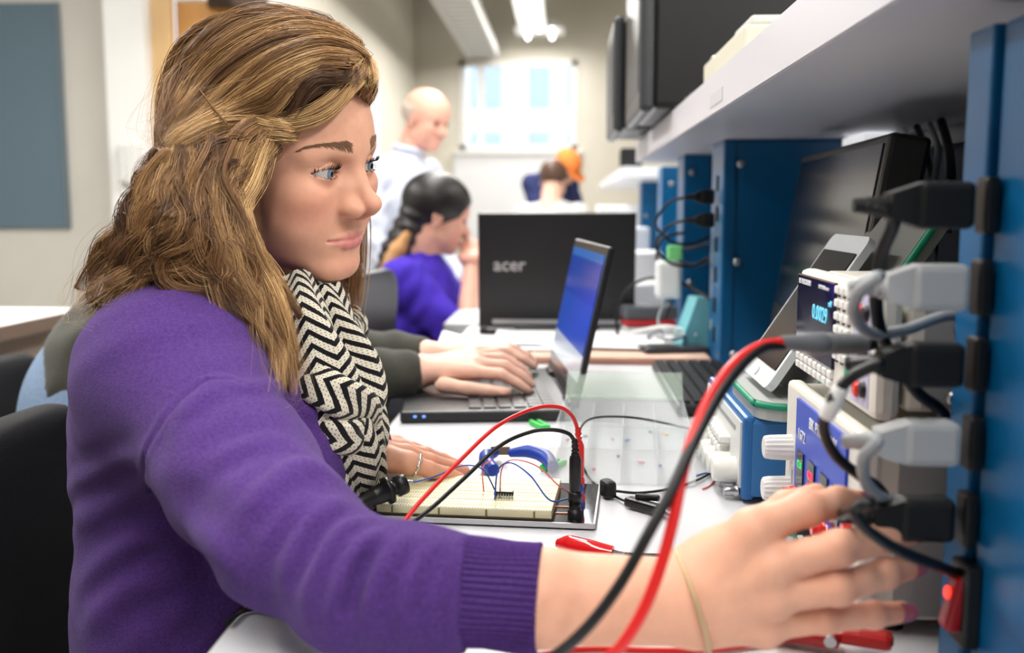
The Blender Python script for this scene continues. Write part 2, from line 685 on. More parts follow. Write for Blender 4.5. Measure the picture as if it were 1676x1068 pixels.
# work table along the outer wall
tb0 = at(116, 510, Z=TZ)
wt = thing('work_table', 'white-topped side table with brown panel below the pinboard', 'table', (tb0.x - .6, 2.45, 0))
MB().rbox((0, 0, TZ - .015), (1.2, .75, .03), .004).build('tabletop', M_white, wt)
MB().box((.597, 0, TZ - .018), (.012, .75, .036)).build('edge_band', mat('brown_edge', lin(110, 92, 80), .5), wt)
MB().box((.50, 0, .36), (.03, .70, .70)).build('side_panel', mat('taupe_panel', lin(176, 158, 142), .6), wt)
MB().box((-.50, 0, .36), (.03, .70, .70)).build('side_panel', mat('taupe_panel2', lin(176, 158, 142), .6), wt)
MB().box((0, .33, .40), (1.0, .02, .60)).build('back_panel', mat('taupe_panel3', lin(176, 158, 142), .6), wt)

# ------------------------------------------------------------------ ceiling lights
M_tube = mat('lamp_diffuser', (1, 1, 1), .5, emit=(1.0, .97, .92), estr=9.0)
M_lampw = mat('lamp_housing', lin(232, 232, 230), .5)


def ceiling_light(label, x, y, z, L, w, power, rods=True, tubes=2):
    t = thing('ceiling_light', label, 'lamp', (x, y, z), (0, 0, 0), 'fluorescent ceiling lights')
    MB().prism([(-w / 2, 0), (w / 2, 0), (w * .32, .07), (-w * .32, .07)], L, Matrix.Rotation(R_(90), 3, 'X')).build('housing', M_lampw, t)
    for k in range(tubes):
        xx = (k - (tubes - 1) / 2) * w * .5
        MB().cyl((xx, -L / 2 + .02, -.022), (xx, L / 2 - .02, -.022), .018, n=10).build('tube', M_tube, t)
    if rods:
        for s in (-.4, .4):
            MB().cyl((0, L * s, .06), (0, L * s, 3.3 - z), .006, n=6).build('rod', M_lampw, t)
    a = area_lamp('tube_light', (0, 0, -.05), (0, 0, 0), w, L, power, (1.0, .97, .93))
    a.parent = t
    return t


ceiling_light('twin-tube light hanging lit above the far end of the aisle', -.30, 8.7, 2.72, 1.9, .26, 60)
ceiling_light('fluorescent light over the woman in the purple sweater', -.45, .55, 2.70, 2.4, .26, 30)
ceiling_light('added unseen fill light behind the viewer', .25, -1.0, 2.70, 1.6, .26, 18)  # unseen fixture, added as frontal fill for the face
ceiling_light('added unseen light brightening the face of the woman', 1.6, -.8, 2.70, 1.8, .26, 80)  # unseen fixture, added on this side to brighten the face over the hand
ceiling_light('fluorescent light over the folded laptop on the first bench', -.30, 3.4, 2.70, 2.4, .26, 62)
ceiling_light('fluorescent light over the second bench', -.30, 6.0, 2.72, 2.2, .26, 66)
ceiling_light('fluorescent light over the side table', -2.2, 1.9, 2.70, 2.4, .26, 84)
ceiling_light('short light close to the top of the back window', -.25, 10.3, 2.80, .5, .5, 14)
ceiling_light('fluorescent light over the aisle behind the instrument shelf', 1.5, 2.6, 2.70, 2.4, .26, 30)
# long white cable tray hanging beside the lights
ct = thing('cable_tray', 'long white slatted tray hanging under the ceiling along the side wall', 'cable tray', (-.86, 8.4, 2.62))
for x in (-.15, .15):
    MB().box((x, 0, .05), (.025, 4.8, .11)).build('side_rail', M_lampw, ct)
sl = MB().box((0, 0, 0), (.30, .09, .02)).mesh('slat', M_lampw)
for k in range(26):
    o = bpy.data.objects.new('slat', sl)
    link(o, ct, (0, -2.3 + k * .184, .01))
for y in (-2, 0, 2):
    MB().cyl((0, y, .02), (0, y, .68), .008, n=6).build('rod', M_lampw, ct)
# ------------------------------------------------------------------ benches, shelf and blue columns
M_lam = mat('white_laminate', lin(212, 213, 217), 0.32, noise=.015, nscale=5)
M_edge = mat('grey_edge_band', lin(150, 148, 146), .5)
M_oakedge = mat('wood_edge_band', lin(150, 116, 86), .5)
M_blue = mat('blue_enamel', lin(0, 88, 138), .35, noise=.04, nscale=6)
M_blued = mat('blue_enamel_recess', lin(0, 52, 90), .45)
M_frame = mat('grey_bench_frame', lin(120, 122, 126), .5)


def bench(label, x0, x1, y0, y1, edge):
    t = thing('lab_bench', label, 'bench', ((x0 + x1) / 2, (y0 + y1) / 2, 0))
    w, l = x1 - x0, y1 - y0
    MB().rbox((0, 0, TZ - .015), (w, l, .03), .003).build('worktop', M_lam, t)
    MB().box((-w / 2 - .001, 0, TZ - .017), (.004, l - .004, .026)).build('edge_band', edge, t)
    for sy in (-1, 1):
        MB().box((w * .36, sy * (l / 2 - .05), (TZ - .03) / 2), (.22, .04, TZ - .03)).build('end_panel', M_frame, t)
        MB().box((-w / 2 + .08, sy * (l / 2 - .05), (TZ - .03) / 2), (.05, .04, TZ - .03)).build('leg', M_frame, t)
    MB().box((0, 0, TZ - .06), (w - .14, l - .12, .05)).build('apron', M_frame, t)
    return t


bench('white laboratory bench the woman in purple works at', -.232, .70, .36, 2.44, M_edge)
bench('white bench with wood edge behind the dark laptop lid', -.30, .70, 2.50, 5.6, M_oakedge)

# long white shelf over both benches
SX0, SX1, SZ0, SZ1 = .195, .56, 1.160, 1.212
SYC, SYL = 1.475, 2.45
sh = thing('overhead_shelf', 'white shelf over the first bench carried by blue columns', 'shelf', ((SX0 + SX1) / 2, SYC, SZ0))
MB().box((0, 0, .026), (SX1 - SX0, SYL, .052)).build('board', mat('shelf_white', lin(208, 210, 220), .38), sh)
MB().box((-(SX1 - SX0) / 2 - .001, 0, .026), (.003, SYL, .050)).build('front_edge', mat('shelf_edge', lin(206, 206, 214), .35), sh)
lp = at(1172, 160, X=SX0 - .003)
MB().box((-(SX1 - SX0) / 2 - .0028, lp.y - SYC, lp.z - SZ0), (.0012, .10, .016)).build('name_strip', mat('label_grey', lin(196, 198, 204), .4), sh)


MB().box(((SX1 - SX0) / 2 + .012, 0, .01), (.022, SYL, .075)).build('back_rail', M_black, sh)
MB().box(((SX1 - SX0) / 2 + .035, 0, (TZ - SZ0) / 2 - .002), (.018, SYL - .1, SZ0 - TZ - .006)).build('back_panel', mat('darkening_panel', lin(26, 32, 42), .6), sh)  # dark board added to darken the space behind the instruments under the shelf
s2 = thing('second_shelf', 'white shelf over the far bench with a small speaker on it', 'shelf', (.38, 4.4, 1.140))
MB().box((0, 0, .0175), (.37, 2.2, .035)).build('board', mat('shelf_white2', lin(226, 227, 232), .38), s2)
MB().box((-.186, 0, .0175), (.003, 2.2, .034)).build('front_edge', mat('shelf_edge2', lin(236, 236, 240), .3), s2)


def column(label, x0, x1, y0, y1, z1, screws, seam):
    t = thing('blue_column', label, 'column', ((x0 + x1) / 2, (y0 + y1) / 2, TZ), (0, 0, 0), 'blue steel columns under the shelf')
    w, l, h = x1 - x0, y1 - y0, z1 - TZ
    MB().rbox((0, 0, h / 2), (w, l, h), .004).build('body', M_blue, t)
    MB().box((-w / 2 + seam, -l / 2 - .0004, h / 2), (.0025, .002, h - .01)).build('seam', M_blued, t)
    for (sx, sz) in screws:
        MB().lathe((sx, -l / 2 + .001, sz), (sx, -l / 2 - .004, sz), [(0, .0075), (.6, .0075), (1, .004)], 12).build('screw', M_steel, t)
    return t


c2 = column('blue column with three screws left of the leaning monitor', .283, .52, 1.80, 1.94, SZ0,
            [(.283 + .030 - .4015, 1.04 + 70 * 1.8 / 1629 - TZ), (.283 + .028 - .4015, 1.04 - 87 * 1.8 / 1629 - TZ), (.283 + .026 - .4015, 1.04 - 238 * 1.8 / 1629 - TZ)], .022)
c3 = column('narrow blue column behind the black plugs', .2725, .42, 2.30, 2.42, SZ0, [(-.055, .37), (-.055, .12)], .06)
c4 = column('blue column beyond the narrow one with plugs', .286, .42, 2.95, 3.07, SZ0, [(-.04, .36)], .05)
c5 = column('farthest small blue column under the shelf', .30, .42, 3.9, 4.02, 1.140, [(-.04, .26)], .05)


def outlet(parent, x, y, z, s=1.0):
    """dark socket in the face that looks at the user"""
    MB().rbox((x, y, z), (.006, .024 * s, .036 * s), .002).build('outlet', M_black, parent)


for k in range(6):
    outlet(c2, -.1185, -.005, .055 + k * .056, .8)
for k in range(5):
    MB().box((-.1192, .03, .07 + k * .062), (.002, .012, .02)).build('rating_plate', mat('plate', lin(150, 165, 180), .4), c2)

# power column close to the viewer, its outlets face the user
NX = .24
nc = thing('power_column', 'blue power column full of plugs with a red rocker switch', 'column', (NX + .06, .51, TZ))
NH = at(1578, 58, X=NX).z - TZ
MB().rbox((0, .093, NH / 2), (.12, .034, NH), .002).build('flange', M_blue, nc)
MB().rbox((.002, -.016, NH / 2), (.116, .176, NH), .003).build('body', M_blue, nc)
MB().box((.004, .074, NH / 2), (.114, .006, NH - .004)).build('groove', M_blued, nc)
NO = [(1622, 336), (1612, 470), (1604, 596), (1597, 724), (1588, 848)]
NPOS = []
for px, py in NO:
    p = at(px, py, X=NX)
    NPOS.append(p)
    MB().rbox((-.062, p.y - .51, p.z - TZ), (.008, .016, .032), .002).build('outlet', M_black, nc)
p = at(1582, 985, X=NX)
sw = MB().rbox((-.061, p.y - .51, p.z - TZ), (.010, .024, .050), .002).build('rocker_switch', M_black, nc)
a = Matrix.Rotation(R_(12), 3, 'Y')
MB().rbox((-.067, p.y - .51, p.z - TZ), (.009, .015, .034), .003, a).build('rocker', mat('red_lit_plastic', lin(110, 6, 16), .2, emit=(1, .02, .02), estr=.06), sw)
MB().ball((-.0715, p.y - .51, p.z - TZ + .006), (.002, .003, .004)).build('glow_lamp', mat('red_glow', lin(255, 20, 20), .2, emit=(1, .05, .03), estr=2), sw)


# ------------------------------------------------------------------ power cords
M_cordg = mat('grey_cord', lin(150, 154, 158), .45)
M_plugw = mat('light_grey_plug', lin(196, 196, 196), .45)
M_cordb = mat('black_cord', lin(14, 14, 16), .4)


def power_cord(label, o, pm, cm, path, L=.040, r=.0032, big=1.0):
    """o: face of the outlet; the plug sticks out towards -X"""
    t = thing('power_cable', label, 'cord', o)
    m = MB()
    m.rbox((-.004 - L * .35, 0, 0), (L * .7, .021 * big, .027 * big), .004)
    m.prism([(-L * .70 - .002, -.0125 * big), (-L - .004, -.007), (-L - .004, .007), (-L * .70 - .002, .0125 * big)], .017, Matrix.Rotation(R_(90), 3, 'X'))
    m.build('plug', pm, t)
    m = MB()
    x0 = -L - .003
    for k in range(4):
        m.cyl((x0 - k * .0048, 0, 0), (x0 - k * .0048 - .0034, 0, 0), .0062 - k * .0006, n=12)
    m.cyl((x0, 0, 0), (x0 - .020, 0, 0), .0042, n=10)
    m.build('strain_relief', pm, t)
    pts = [np.array((x0 - .018, 0, 0))] + [np.array(q) - np.array(o) for q in path]
    MB().tube(pts, r, 10, 8).build('cable', cm, t)
    return t


def q(px, py, Y):
    return P3w(px, py, Y)


def P3w(px, py, Y):
    return np.array(at(px, py, Y=Y))


o = NPOS
power_cord('black cord in the top outlet, hanging down past the multimeter', o[0] + Vector((-.007, 0, 0)), M_blackr, M_cordb,
           [q(1462, 355, .575), q(1442, 420, .59), q(1434, 500, .60), q(1452, 570, .61), q(1500, 640, .625), q(1545, 680, .632), q(1560, 760, .64)], .046, .0040, .98)
power_cord('grey cord in the second outlet, looping in front of the multimeter', o[1] + Vector((-.007, 0, 0)), M_plugw, M_cordg,
           [q(1440, 452, .560), q(1406, 478, .57), q(1398, 515, .585), q(1425, 545, .60), q(1480, 540, .615), q(1545, 518, .635), q(1600, 520, .65)], .046, .0036, .98)
power_cord('black cord in the third outlet with a white tie round it', o[2] + Vector((-.007, 0, 0)), M_blackr, M_cordb,
           [q(1440, 592, .560), q(1392, 618, .565), q(1362, 655, .57), q(1348, 700, .58), q(1368, 745, .59), q(1410, 780, .60), q(1440, 800, .61), q(1475, 850, .63), q(1540, 880, .64)], .046, .0034, .95)
tie = MB().lathe(q(1378, 632, .567), q(1352, 682, .575), [(0, .0044), (.1, .0050), (.35, .0046), (.6, .0052), (.9, .0050), (1, .0044)], 12)
tie.build('cable_tie', mat('white_tape', lin(228, 228, 226), .6), None, 'white tape tie wrapped round the black cord', 'cable tie')
power_cord('grey cord in the fourth outlet, curling down', o[3] + Vector((-.007, 0, 0)), M_plugw, M_cordg,
           [q(1436, 720, .548), q(1414, 748, .555), q(1416, 785, .565), q(1440, 812, .58), q(1490, 832, .60), q(1545, 860, .64)], .046, .0036, .95)
power_cord('black cord in the lowest outlet, looping over the fingers', o[4] + Vector((-.007, 0, 0)), M_blackr, M_cordb,
           [q(1424, 822, .530), q(1402, 832, .527), q(1406, 852, .527), q(1432, 876, .530), q(1475, 902, .54), q(1530, 924, .56), q(1570, 940, .585)], .046, .0034, .95)

# plugs in the second column
for k, (py, lab) in enumerate(((322, 'upper black plug in the column with three screws'), (360, 'lower black plug in the column with three screws'))):
    p = at(1172, py, X=.280)
    power_cord(lab, (p.x, p.y, p.z), M_blackr, M_cordb, [np.array((p.x - .085, p.y + .02, p.z - .012)), np.array((p.x - .105, p.y + .05, p.z - .05)), np.array((p.x - .07, p.y + .09, p.z - .085)), np.array((p.x - .02, p.y + .13, p.z - .09)), np.array((p.x + .02, p.y + .16, p.z - .07))], .034, .0028)
# ------------------------------------------------------------------ instruments under the shelf (fronts face the user, -X)
M_cream = mat('cream_case', lin(214, 210, 198), .45)
M_creaml = mat('cream_front', lin(226, 223, 214), .4)
M_greyc = mat('grey_case_side', lin(150, 150, 148), .5)
M_lilac = mat('lilac_print', lin(190, 190, 216), .45)
M_navy = mat('display_window', lin(10, 16, 52), .08, coat=.5)
M_vfd = mat('cyan_digits', lin(90, 200, 230), .4, emit=(.25, .75, 1.0), estr=.45)
M_print = mat('white_print', lin(236, 238, 242), .5)
M_printd = mat('dark_print', lin(40, 44, 60), .5)
M_key = mat('white_key', lin(228, 228, 224), .4)
M_redp = mat('red_plastic', lin(222, 34, 28), .3, coat=.3)
M_grnp = mat('green_plastic', lin(24, 160, 110), .35)
M_royal = mat('royal_blue_panel', lin(20, 62, 190), .3)
FM = Matrix(((0, 0, -1), (-1, 0, 0), (0, 1, 0)))        # text on a face looking to -X: right = -Y, up = Z


def face_text(s, size, m, parent, x, y, z, depth=.0003, align='CENTER', bold=False):
    return text_mesh('lettering', s, size, m, parent, Matrix.Translation((x, y, z)) @ FM.to_4x4(), depth, align, bold)


# bench multimeter
X0, Y0, Y1, Z0, Z1 = .206, .66, .88, .899, .988
dm = thing('bench_multimeter', 'cream bench multimeter stacked on the blue-fronted power supply', 'multimeter', (X0, Y0, Z0))
D, Wd, H = .24, Y1 - Y0, Z1 - Z0
MB().rbox((D / 2 + .012, Wd / 2, H / 2 + .002), (D - .02, Wd - .008, H - .008), .003).build('case', M_cream, dm)
MB().rbox((.009, Wd / 2, H / 2), (.018, Wd, H), .006).build('front_frame', M_creaml, dm)
MB().box((D / 2 + .012, .0035, H / 2), (D - .04, .002, H - .016)).build('side_plate', M_greyc, dm)
for (x, z) in ((.055, .062), (.052, .016), (.16, .062), (.16, .016)):
    MB().lathe((x, .003, z), (x, -.0016, z), [(0, .0052), (.7, .0052), (1, .0035)], 14).build('screw', M_steel, dm)
yd0, yd1 = .757 - Y0, .874 - Y0
MB().rbox((-.0008, (yd0 + yd1) / 2, .052), (.003, yd1 - yd0, .066), .001).build('display', M_navy, dm)
dsp = dm.children[-1]
face_text('BK PRECISION', .0062, M_print, dm, -.0026, yd1 - .026, .079, bold=True)
face_text('5491 Multimeter', .0046, M_print, dm, -.0026, yd0 + .030, .079)
face_text('0.0029', .017, M_vfd, dm, -.0026, yd0 + .040, .057)
face_text('mV', .007, M_vfd, dm, -.0026, yd0 + .010, .068)
keyM = MB().rbox((0, 0, 0), (.004, .0105, .0060), .0012).mesh('key', M_key)
for r in range(6):
    for c in range(3):
        o = bpy.data.objects.new('key', keyM)
        link(o, dm, (-.001, .0945 - c * .0135 - .004, .0805 - r * .0098))
        MB().box((-.0006, .0945 - c * .0135 - .004, .0805 - r * .0098 - .0046), (.0006, .006, .0012)).build('key_print', M_printd, dm)
for c in range(8):
    for r in range(2):
        o = bpy.data.objects.new('key', keyM)
        link(o, dm, (-.001, yd1 - .008 - c * .0145, .0125 - r * .0072 + .002))
MB().box((-.0002, .031, .046), (.0012, .040, .080)).build('terminal_panel', M_lilac, dm)
for i, (y, z, mm) in enumerate(((.034, .070, M_redp), (.020, .070, M_black), (.034, .046, M_redp), (.020, .046, M_black), (.034, .016, M_redp), (.020, .018, M_black))):
    MB().lathe((0, y, z), (-.004, y, z), [(0, .0058), (.8, .0058), (1, .0035)], 14).build('terminal', mm, dm)
MB().rbox((-.002, .052, .024), (.006, .009, .007), .002).build('power_key', M_grnp, dm)
MB().rbox((-.002, .040, .024), (.005, .007, .012), .002).build('selector', M_black, dm)
# carrying handle folded over the top
# power supply
P0, PY0, PY1, PZ1 = .200, .66, .885, .889
ps = thing('power_supply', 'triple power supply with royal blue front under the multimeter', 'power supply', (P0, PY0, TZ))
H, Wd = PZ1 - TZ, PY1 - PY0
MB().rbox((.15, Wd / 2, H / 2 + .004), (.29, Wd - .004, H - .014), .003).build('case', M_cream, ps)
MB().rbox((.007, Wd / 2, H / 2 + .005), (.014, Wd, H - .010), .004).build('front_frame', M_creaml, ps)
MB().box((.15, .0012, H / 2), (.25, .002, H - .03)).build('side_plate', M_greyc, ps)
for (x, y) in ((.03, .02), (.03, Wd - .02), (.27, .02), (.27, Wd - .02)):
    MB().cyl((x, y, 0), (x, y, .006), .009, n=12).build('foot', M_blackr, ps)
by0, by1 = .690 - PY0, .838 - PY0
MB().box((-.0008, (by0 + by1) / 2, H - .046), (.003, by1 - by0, .076)).build('blue_panel', M_royal, ps)
face_text('BK PRECISION', .0125, M_print, ps, -.0027, by0 + .062, H - .020, bold=True)
face_text('1672', .0125, M_print, ps, -.0027, by1 - .022, H - .036)
for k, yy in enumerate((by1 - .022, by1 - .058, by1 - .096, by1 - .128)):
    MB().box((-.0020, yy, H - .064), (.003, .020, .030)).build('meter_window', mat('meter_black', lin(14, 24, 24), .1), ps)
    face_text('12.0' if k % 2 == 0 else '0.25', .0085, mat('green_led', lin(40, 180, 80), .4, emit=(.1, .9, .3), estr=.5) if k % 2 == 0 else mat('red_led', lin(230, 30, 40), .4, emit=(1, .05, .1), estr=1.5), ps, -.0038, yy, H - .060)
    face_text('V' if k % 2 == 0 else 'A', .008, M_print, ps, -.0027, yy - .013, H - .086)
for k, yy in enumerate((.862, .862)):
    z = (1.04 - (732 - 340) / 1629 * .862 if k == 0 else 1.04 - (802 - 340) / 1629 * .862) - TZ
    MB().lathe((0, yy - PY0, z), (-.024, yy - PY0, z), [(0, .0115), (.75, .0108), (.95, .0100), (1, .0085)], 32, flute=.07, smooth=False).build('knob', M_key, ps)
for k in range(4):
    for r, mm in enumerate((M_redp, M_black, M_grnp)):
        yy = .03 + k * .048
        MB().lathe((0, yy, .050 - r * .016), (-.012, yy, .050 - r * .016), [(0, .0062), (.5, .0062), (.55, .0048), (1, .0048)], 14).build('terminal', mm if k != 2 else (M_redp, M_blackr, M_blackr)[r], ps)
    MB().box((-.0005, .03 + k * .048 + .02, .04), (.001, .002, .05)).build('divider_line', M_lilac, ps)
for k in range(3):
    MB().cyl((0, .02 + k * .05, .070), (-.006, .02 + k * .05, .070), .004, n=12).build('indicator', M_redp, ps)

# blue function generator
fg = thing('function_generator', 'blue function generator with white knobs beside the green case', 'signal generator', (.180, .962, TZ))
H, Wd = .084, .238
MB().rbox((.115, Wd / 2, H / 2 + .004), (.225, Wd, H - .006), .004).build('case', mat('steel_blue_case', lin(44, 108, 168), .4), fg)
MB().rbox((.003, Wd / 2, H / 2 + .004), (.012, Wd, H), .004).build('front_frame', mat('steel_blue_frame', lin(28, 96, 160), .4), fg)
MB().box((-.0036, Wd / 2, H / 2 + .006), (.003, Wd - .016, H - .018)).build('front_panel', mat('pale_front', lin(214, 217, 214), .4), fg)
MB().box((-.0052, Wd - .035, H - .022), (.002, .034, .016)).build('display', mat('red_window', lin(120, 20, 40), .15), fg)
MB().box((-.0052, Wd / 2 - .02, H - .014), (.001, .13, .005)).build('print_band', mat('grey_print', lin(150, 152, 152), .5), fg)
kb = MB().rbox((0, 0, 0), (.014, .011, .0075), .0015).mesh('push_button', M_key)
for c in range(7):
    o = bpy.data.objects.new('push_button', kb)
    link(o, fg, (-.009, Wd - .075 - c * .0155, H - .034))
for c in range(6):
    o = bpy.data.objects.new('push_button', kb)
    link(o, fg, (-.009, Wd - .082 - c * .0155, H - .046))
for k, (yy, zz, r) in enumerate(((.030, .028, .013), (.064, .026, .012), (.098, .025, .011), (.132, .024, .011), (.168, .024, .011), (.204, .024, .011))):
    MB().lathe((-.004, yy, zz), (-.028, yy, zz), [(0, r), (.8, r * .94), (.95, r * .9), (1, r * .75)], 28).build('knob', mat('ivory_knob', lin(226, 226, 220), .35), fg)
for yy in (.018, .046):
    MB().lathe((-.004, yy, .009), (-.018, yy, .009), [(0, .0065), (.3, .0065), (.35, .0048), (1, .0048)], 14).build('bnc_socket', M_steel, fg)

# open green-zipped case with a tablet leaning in it, standing on the generator
def ring_pts(a, b, r, n=6):
    P = []
    for (sx, sy, w0_) in ((1, 1, 0), (-1, 1, 90), (-1, -1, 180), (1, -1, 270)):
        for k in range(n + 1):
            w = R_(w0_ + 90 * k / n)
            P.append((sx * (a - r) + r * math.cos(w), sy * (b - r) + r * math.sin(w)))
    return P


fz = TZ + .0865
gc = thing('zip_case', 'open grey tablet case with green zip edge on the blue generator', 'case', (.248, 1.035, fz))
M_zip = mat('green_zip', lin(0, 140, 104), .5)
M_feltg = mat('grey_felt', lin(172, 176, 174), .9)
poly = ring_pts(.060, .088, .03)
MB().prism(poly, .018, None, (0, 0, .009)).build('lower_shell', M_feltg, gc)
MB().tube([(x, y, .014) for x, y in poly], .0034, 8, 2, closed=True).build('zip', M_zip, gc)
MT = Matrix.Rotation(R_(-57), 3, 'Y')               # leans back towards +X
bx, bz = -.022, .022
up = MT @ Vector((1, 0, 0))
nn = MT @ Vector((0, 0, 1))
ctr = Vector((bx, 0, bz)) + up * .115 - nn * .014
poly2 = ring_pts(.115, .086, .03)
MB().prism(poly2, .016, MT, ctr).build('upper_shell', mat('grey_felt_dark', lin(120, 122, 118), .9), gc)
MB().tube([ctr + MT @ Vector((x, y, .004)) for x, y in poly2], .0036, 8, 2, closed=True).build('zip', M_zip, gc)
tbm = thing('tablet', 'white tablet with black screen leaning in the green-zipped case', 'tablet', (.248, 1.035, fz))
c2_ = Vector((bx - .022, 0, bz + .001)) + up * .089 + nn * .004
MB().prism(ring_pts(.088, .067, .010), .008, MT, c2_).build('body', mat('tablet_white', lin(226, 232, 236), .25), tbm)
MB().prism(ring_pts(.068, .060, .002), .0012, MT, c2_ + nn * .0045).build('screen', mat('tablet_glass', lin(6, 7, 10), .2, spec=.15), tbm)
MB().prism(ring_pts(.005, .005, .005), .0012, MT, c2_ + nn * .0045 - up * .079).build('home_button', mat('tablet_grey', lin(200, 206, 210), .3), tbm)

# monitor leaning under the shelf
mo = thing('monitor', 'black flat monitor leaning under the shelf beside the blue column', 'monitor', (.410, 1.36, TZ), (0, 0, R_(-3)))
MM = Matrix.Rotation(R_(9), 3, 'Y')
mc = Vector((-.045, .0, .235))
MB().rbox(mc, (.045, .52, .27), .006, MM).build('housing', M_black, mo)
MB().box(mc + MM @ Vector((-.0232, 0, .012)), (.002, .485, .222), MM).build('screen', mat('dark_screen', lin(10, 16, 28), .18, spec=.8), mo)
MB().rbox((.03, 0, .10), (.03, .07, .22), .006).build('stand_neck', M_black, mo)
MB().rbox((.03, 0, .008), (.16, .22, .016), .006).build('stand_base', M_black, mo)

# cords bundled behind the power column
for i, (mm, r, pts, lab) in enumerate((
        (M_cordb, .005, [(1500, 215, 1.45), (1512, 235, 1.4), (1520, 270, 1.36), (1535, 330, 1.3), (1528, 420, 1.3)], 'thick black cord hanging under the shelf behind the power column'),
        (M_cordg, .004, [(1520, 208, 1.40), (1535, 240, 1.33), (1530, 290, 1.28), (1515, 350, 1.26), (1530, 430, 1.26)], 'pale cord hanging beside the thick black cord under the shelf'),
        (M_cordb, .006, [(1540, 212, 1.36), (1552, 240, 1.3), (1556, 300, 1.2), (1550, 380, 1.2)], 'black cord close to the top of the power column'),
        (mat('white_cord', lin(214, 216, 218), .4), .0035, [(1480, 222, 1.5), (1490, 238, 1.46), (1506, 262, 1.42), (1500, 300, 1.4), (1512, 420, 1.4)], 'thin white cord behind the monitor edge'))):
    P = [P3w(*p) for p in pts]
    P[0] = np.array((min(P[0][0], .54), P[0][1], SZ0 - .007))
    MB().tube(P, r, 8, 6).build('hanging_cable', mm, None, lab, 'cord', 'cords hanging under the shelf')
wb_ = at(1420, 237, X=.46)
MB().rbox((.50, 1.69, SZ0 - .012), (.05, .13, .020), .004).build('strip_light', mat('strip_white', lin(236, 238, 240), .4, emit=(1, 1, 1), estr=.6), None, 'white strip light under the shelf behind the leaning monitor', 'lamp')

# ------------------------------------------------------------------ on the shelf
def shelf_monitor(label, x0, y0, h, w, d):
    t = thing('shelf_monitor', label, 'monitor', (x0, y0, SZ1), (0, 0, 0), 'black monitors standing on the shelf')
    MB().rbox((d / 2 + .02, w / 2, h / 2 + .004), (d, w, h), .012).build('housing', M_black, t)
    MB().rbox((.012, w / 2, h / 2 + .004), (.026, w + .012, h + .010), .010).build('bezel', mat('silver_bezel', lin(70, 72, 76), .4, metal=.5), t)
    MB().box((-.0012, w / 2, h / 2 + .01), (.002, w - .05, h - .06)).build('screen', mat('dark_screen2', lin(14, 18, 26), .35), t)
    MB().rbox((d / 2 + .02, w / 2, .004), (d * .7, w * .5, .008), .003).build('base', M_black, t)
    return t


shelf_monitor('large black monitor with silver edge beside the cream box on the shelf', .135, 1.82, .46, .40, .36)
shelf_monitor('smaller-looking black monitor farther along the shelf', .112, 2.30, .245, .36, .30)
cb = thing('cream_box', 'cream instrument box with white lid lying on the shelf edge', 'box', (.212, 1.25, SZ1))
MB().rbox((.13, .175, .0245), (.25, .35, .048), .004).build('body', mat('cream_box', lin(208, 205, 188), .5), cb)
MB().rbox((.10, .07, .055), (.17, .12, .013), .004).build('lid', mat('cream_lid', lin(204, 204, 200), .45), cb)
MB().ball((.02, .300, .051), (.012, .012, .006)).build('clasp', M_steel, cb)
ey = thing('cable_adapter', 'small black cable adapter lying on the cream box', 'adapter', (.245, 1.52, SZ1 + .0495))
MB().rbox((0, 0, .007), (.02, .05, .013), .003).build('body', M_black, ey)
MB().tube([(0, .02, .008), (.02, .05, .012), (.06, .06, .01), (.09, .04, .006)], .003, 8).build('lead', M_cordb, ey)
kb_ = thing('coiled_cable', 'black cable coil at the shelf edge below the large monitor', 'cable', (.20, 1.66, SZ1))
MB().tube([(.0, .02, .005), (.03, -.03, .006), (.06, 0, .006), (.03, .05, .007), (.01, .03, .012), (.03, -.01, .012), (.06, .02, .012)], .0045, 8).build('loop', M_cordb, kb_)
# ------------------------------------------------------------------ circuit board the woman works on
def tz(px, py, z=0.0):
    return at(px, py, Z=TZ + z)


bp0, bp1 = tz(602, 853), tz(971, 868)
ang = math.atan2(bp1.y - bp0.y, bp1.x - bp0.x)
PL = (bp1 - bp0).length
br = thing('breadboard', 'cream solderless breadboard on a black steel plate', 'breadboard', bp0, (0, 0, ang))
PD = .135
MB().box((PL / 2, PD / 2, .004), (PL, PD, .003)).build('base_plate', mat('black_gloss_plate', lin(22, 20, 22), .12, coat=.5), br)
MB().box((PL / 2, -.0006, .0042), (PL, .0016, .0046)).box((PL + .0006, PD / 2, .0042), (.0016, PD, .0046)).build('plate_edge', M_alu, br)
for (x, y) in ((.012, .012), (PL - .012, .012), (.012, PD - .012), (PL - .012, PD - .012)):
    MB().cyl((x, y, 0), (x, y, .0026), .006, n=10).build('rubber_foot', M_blackr, br)


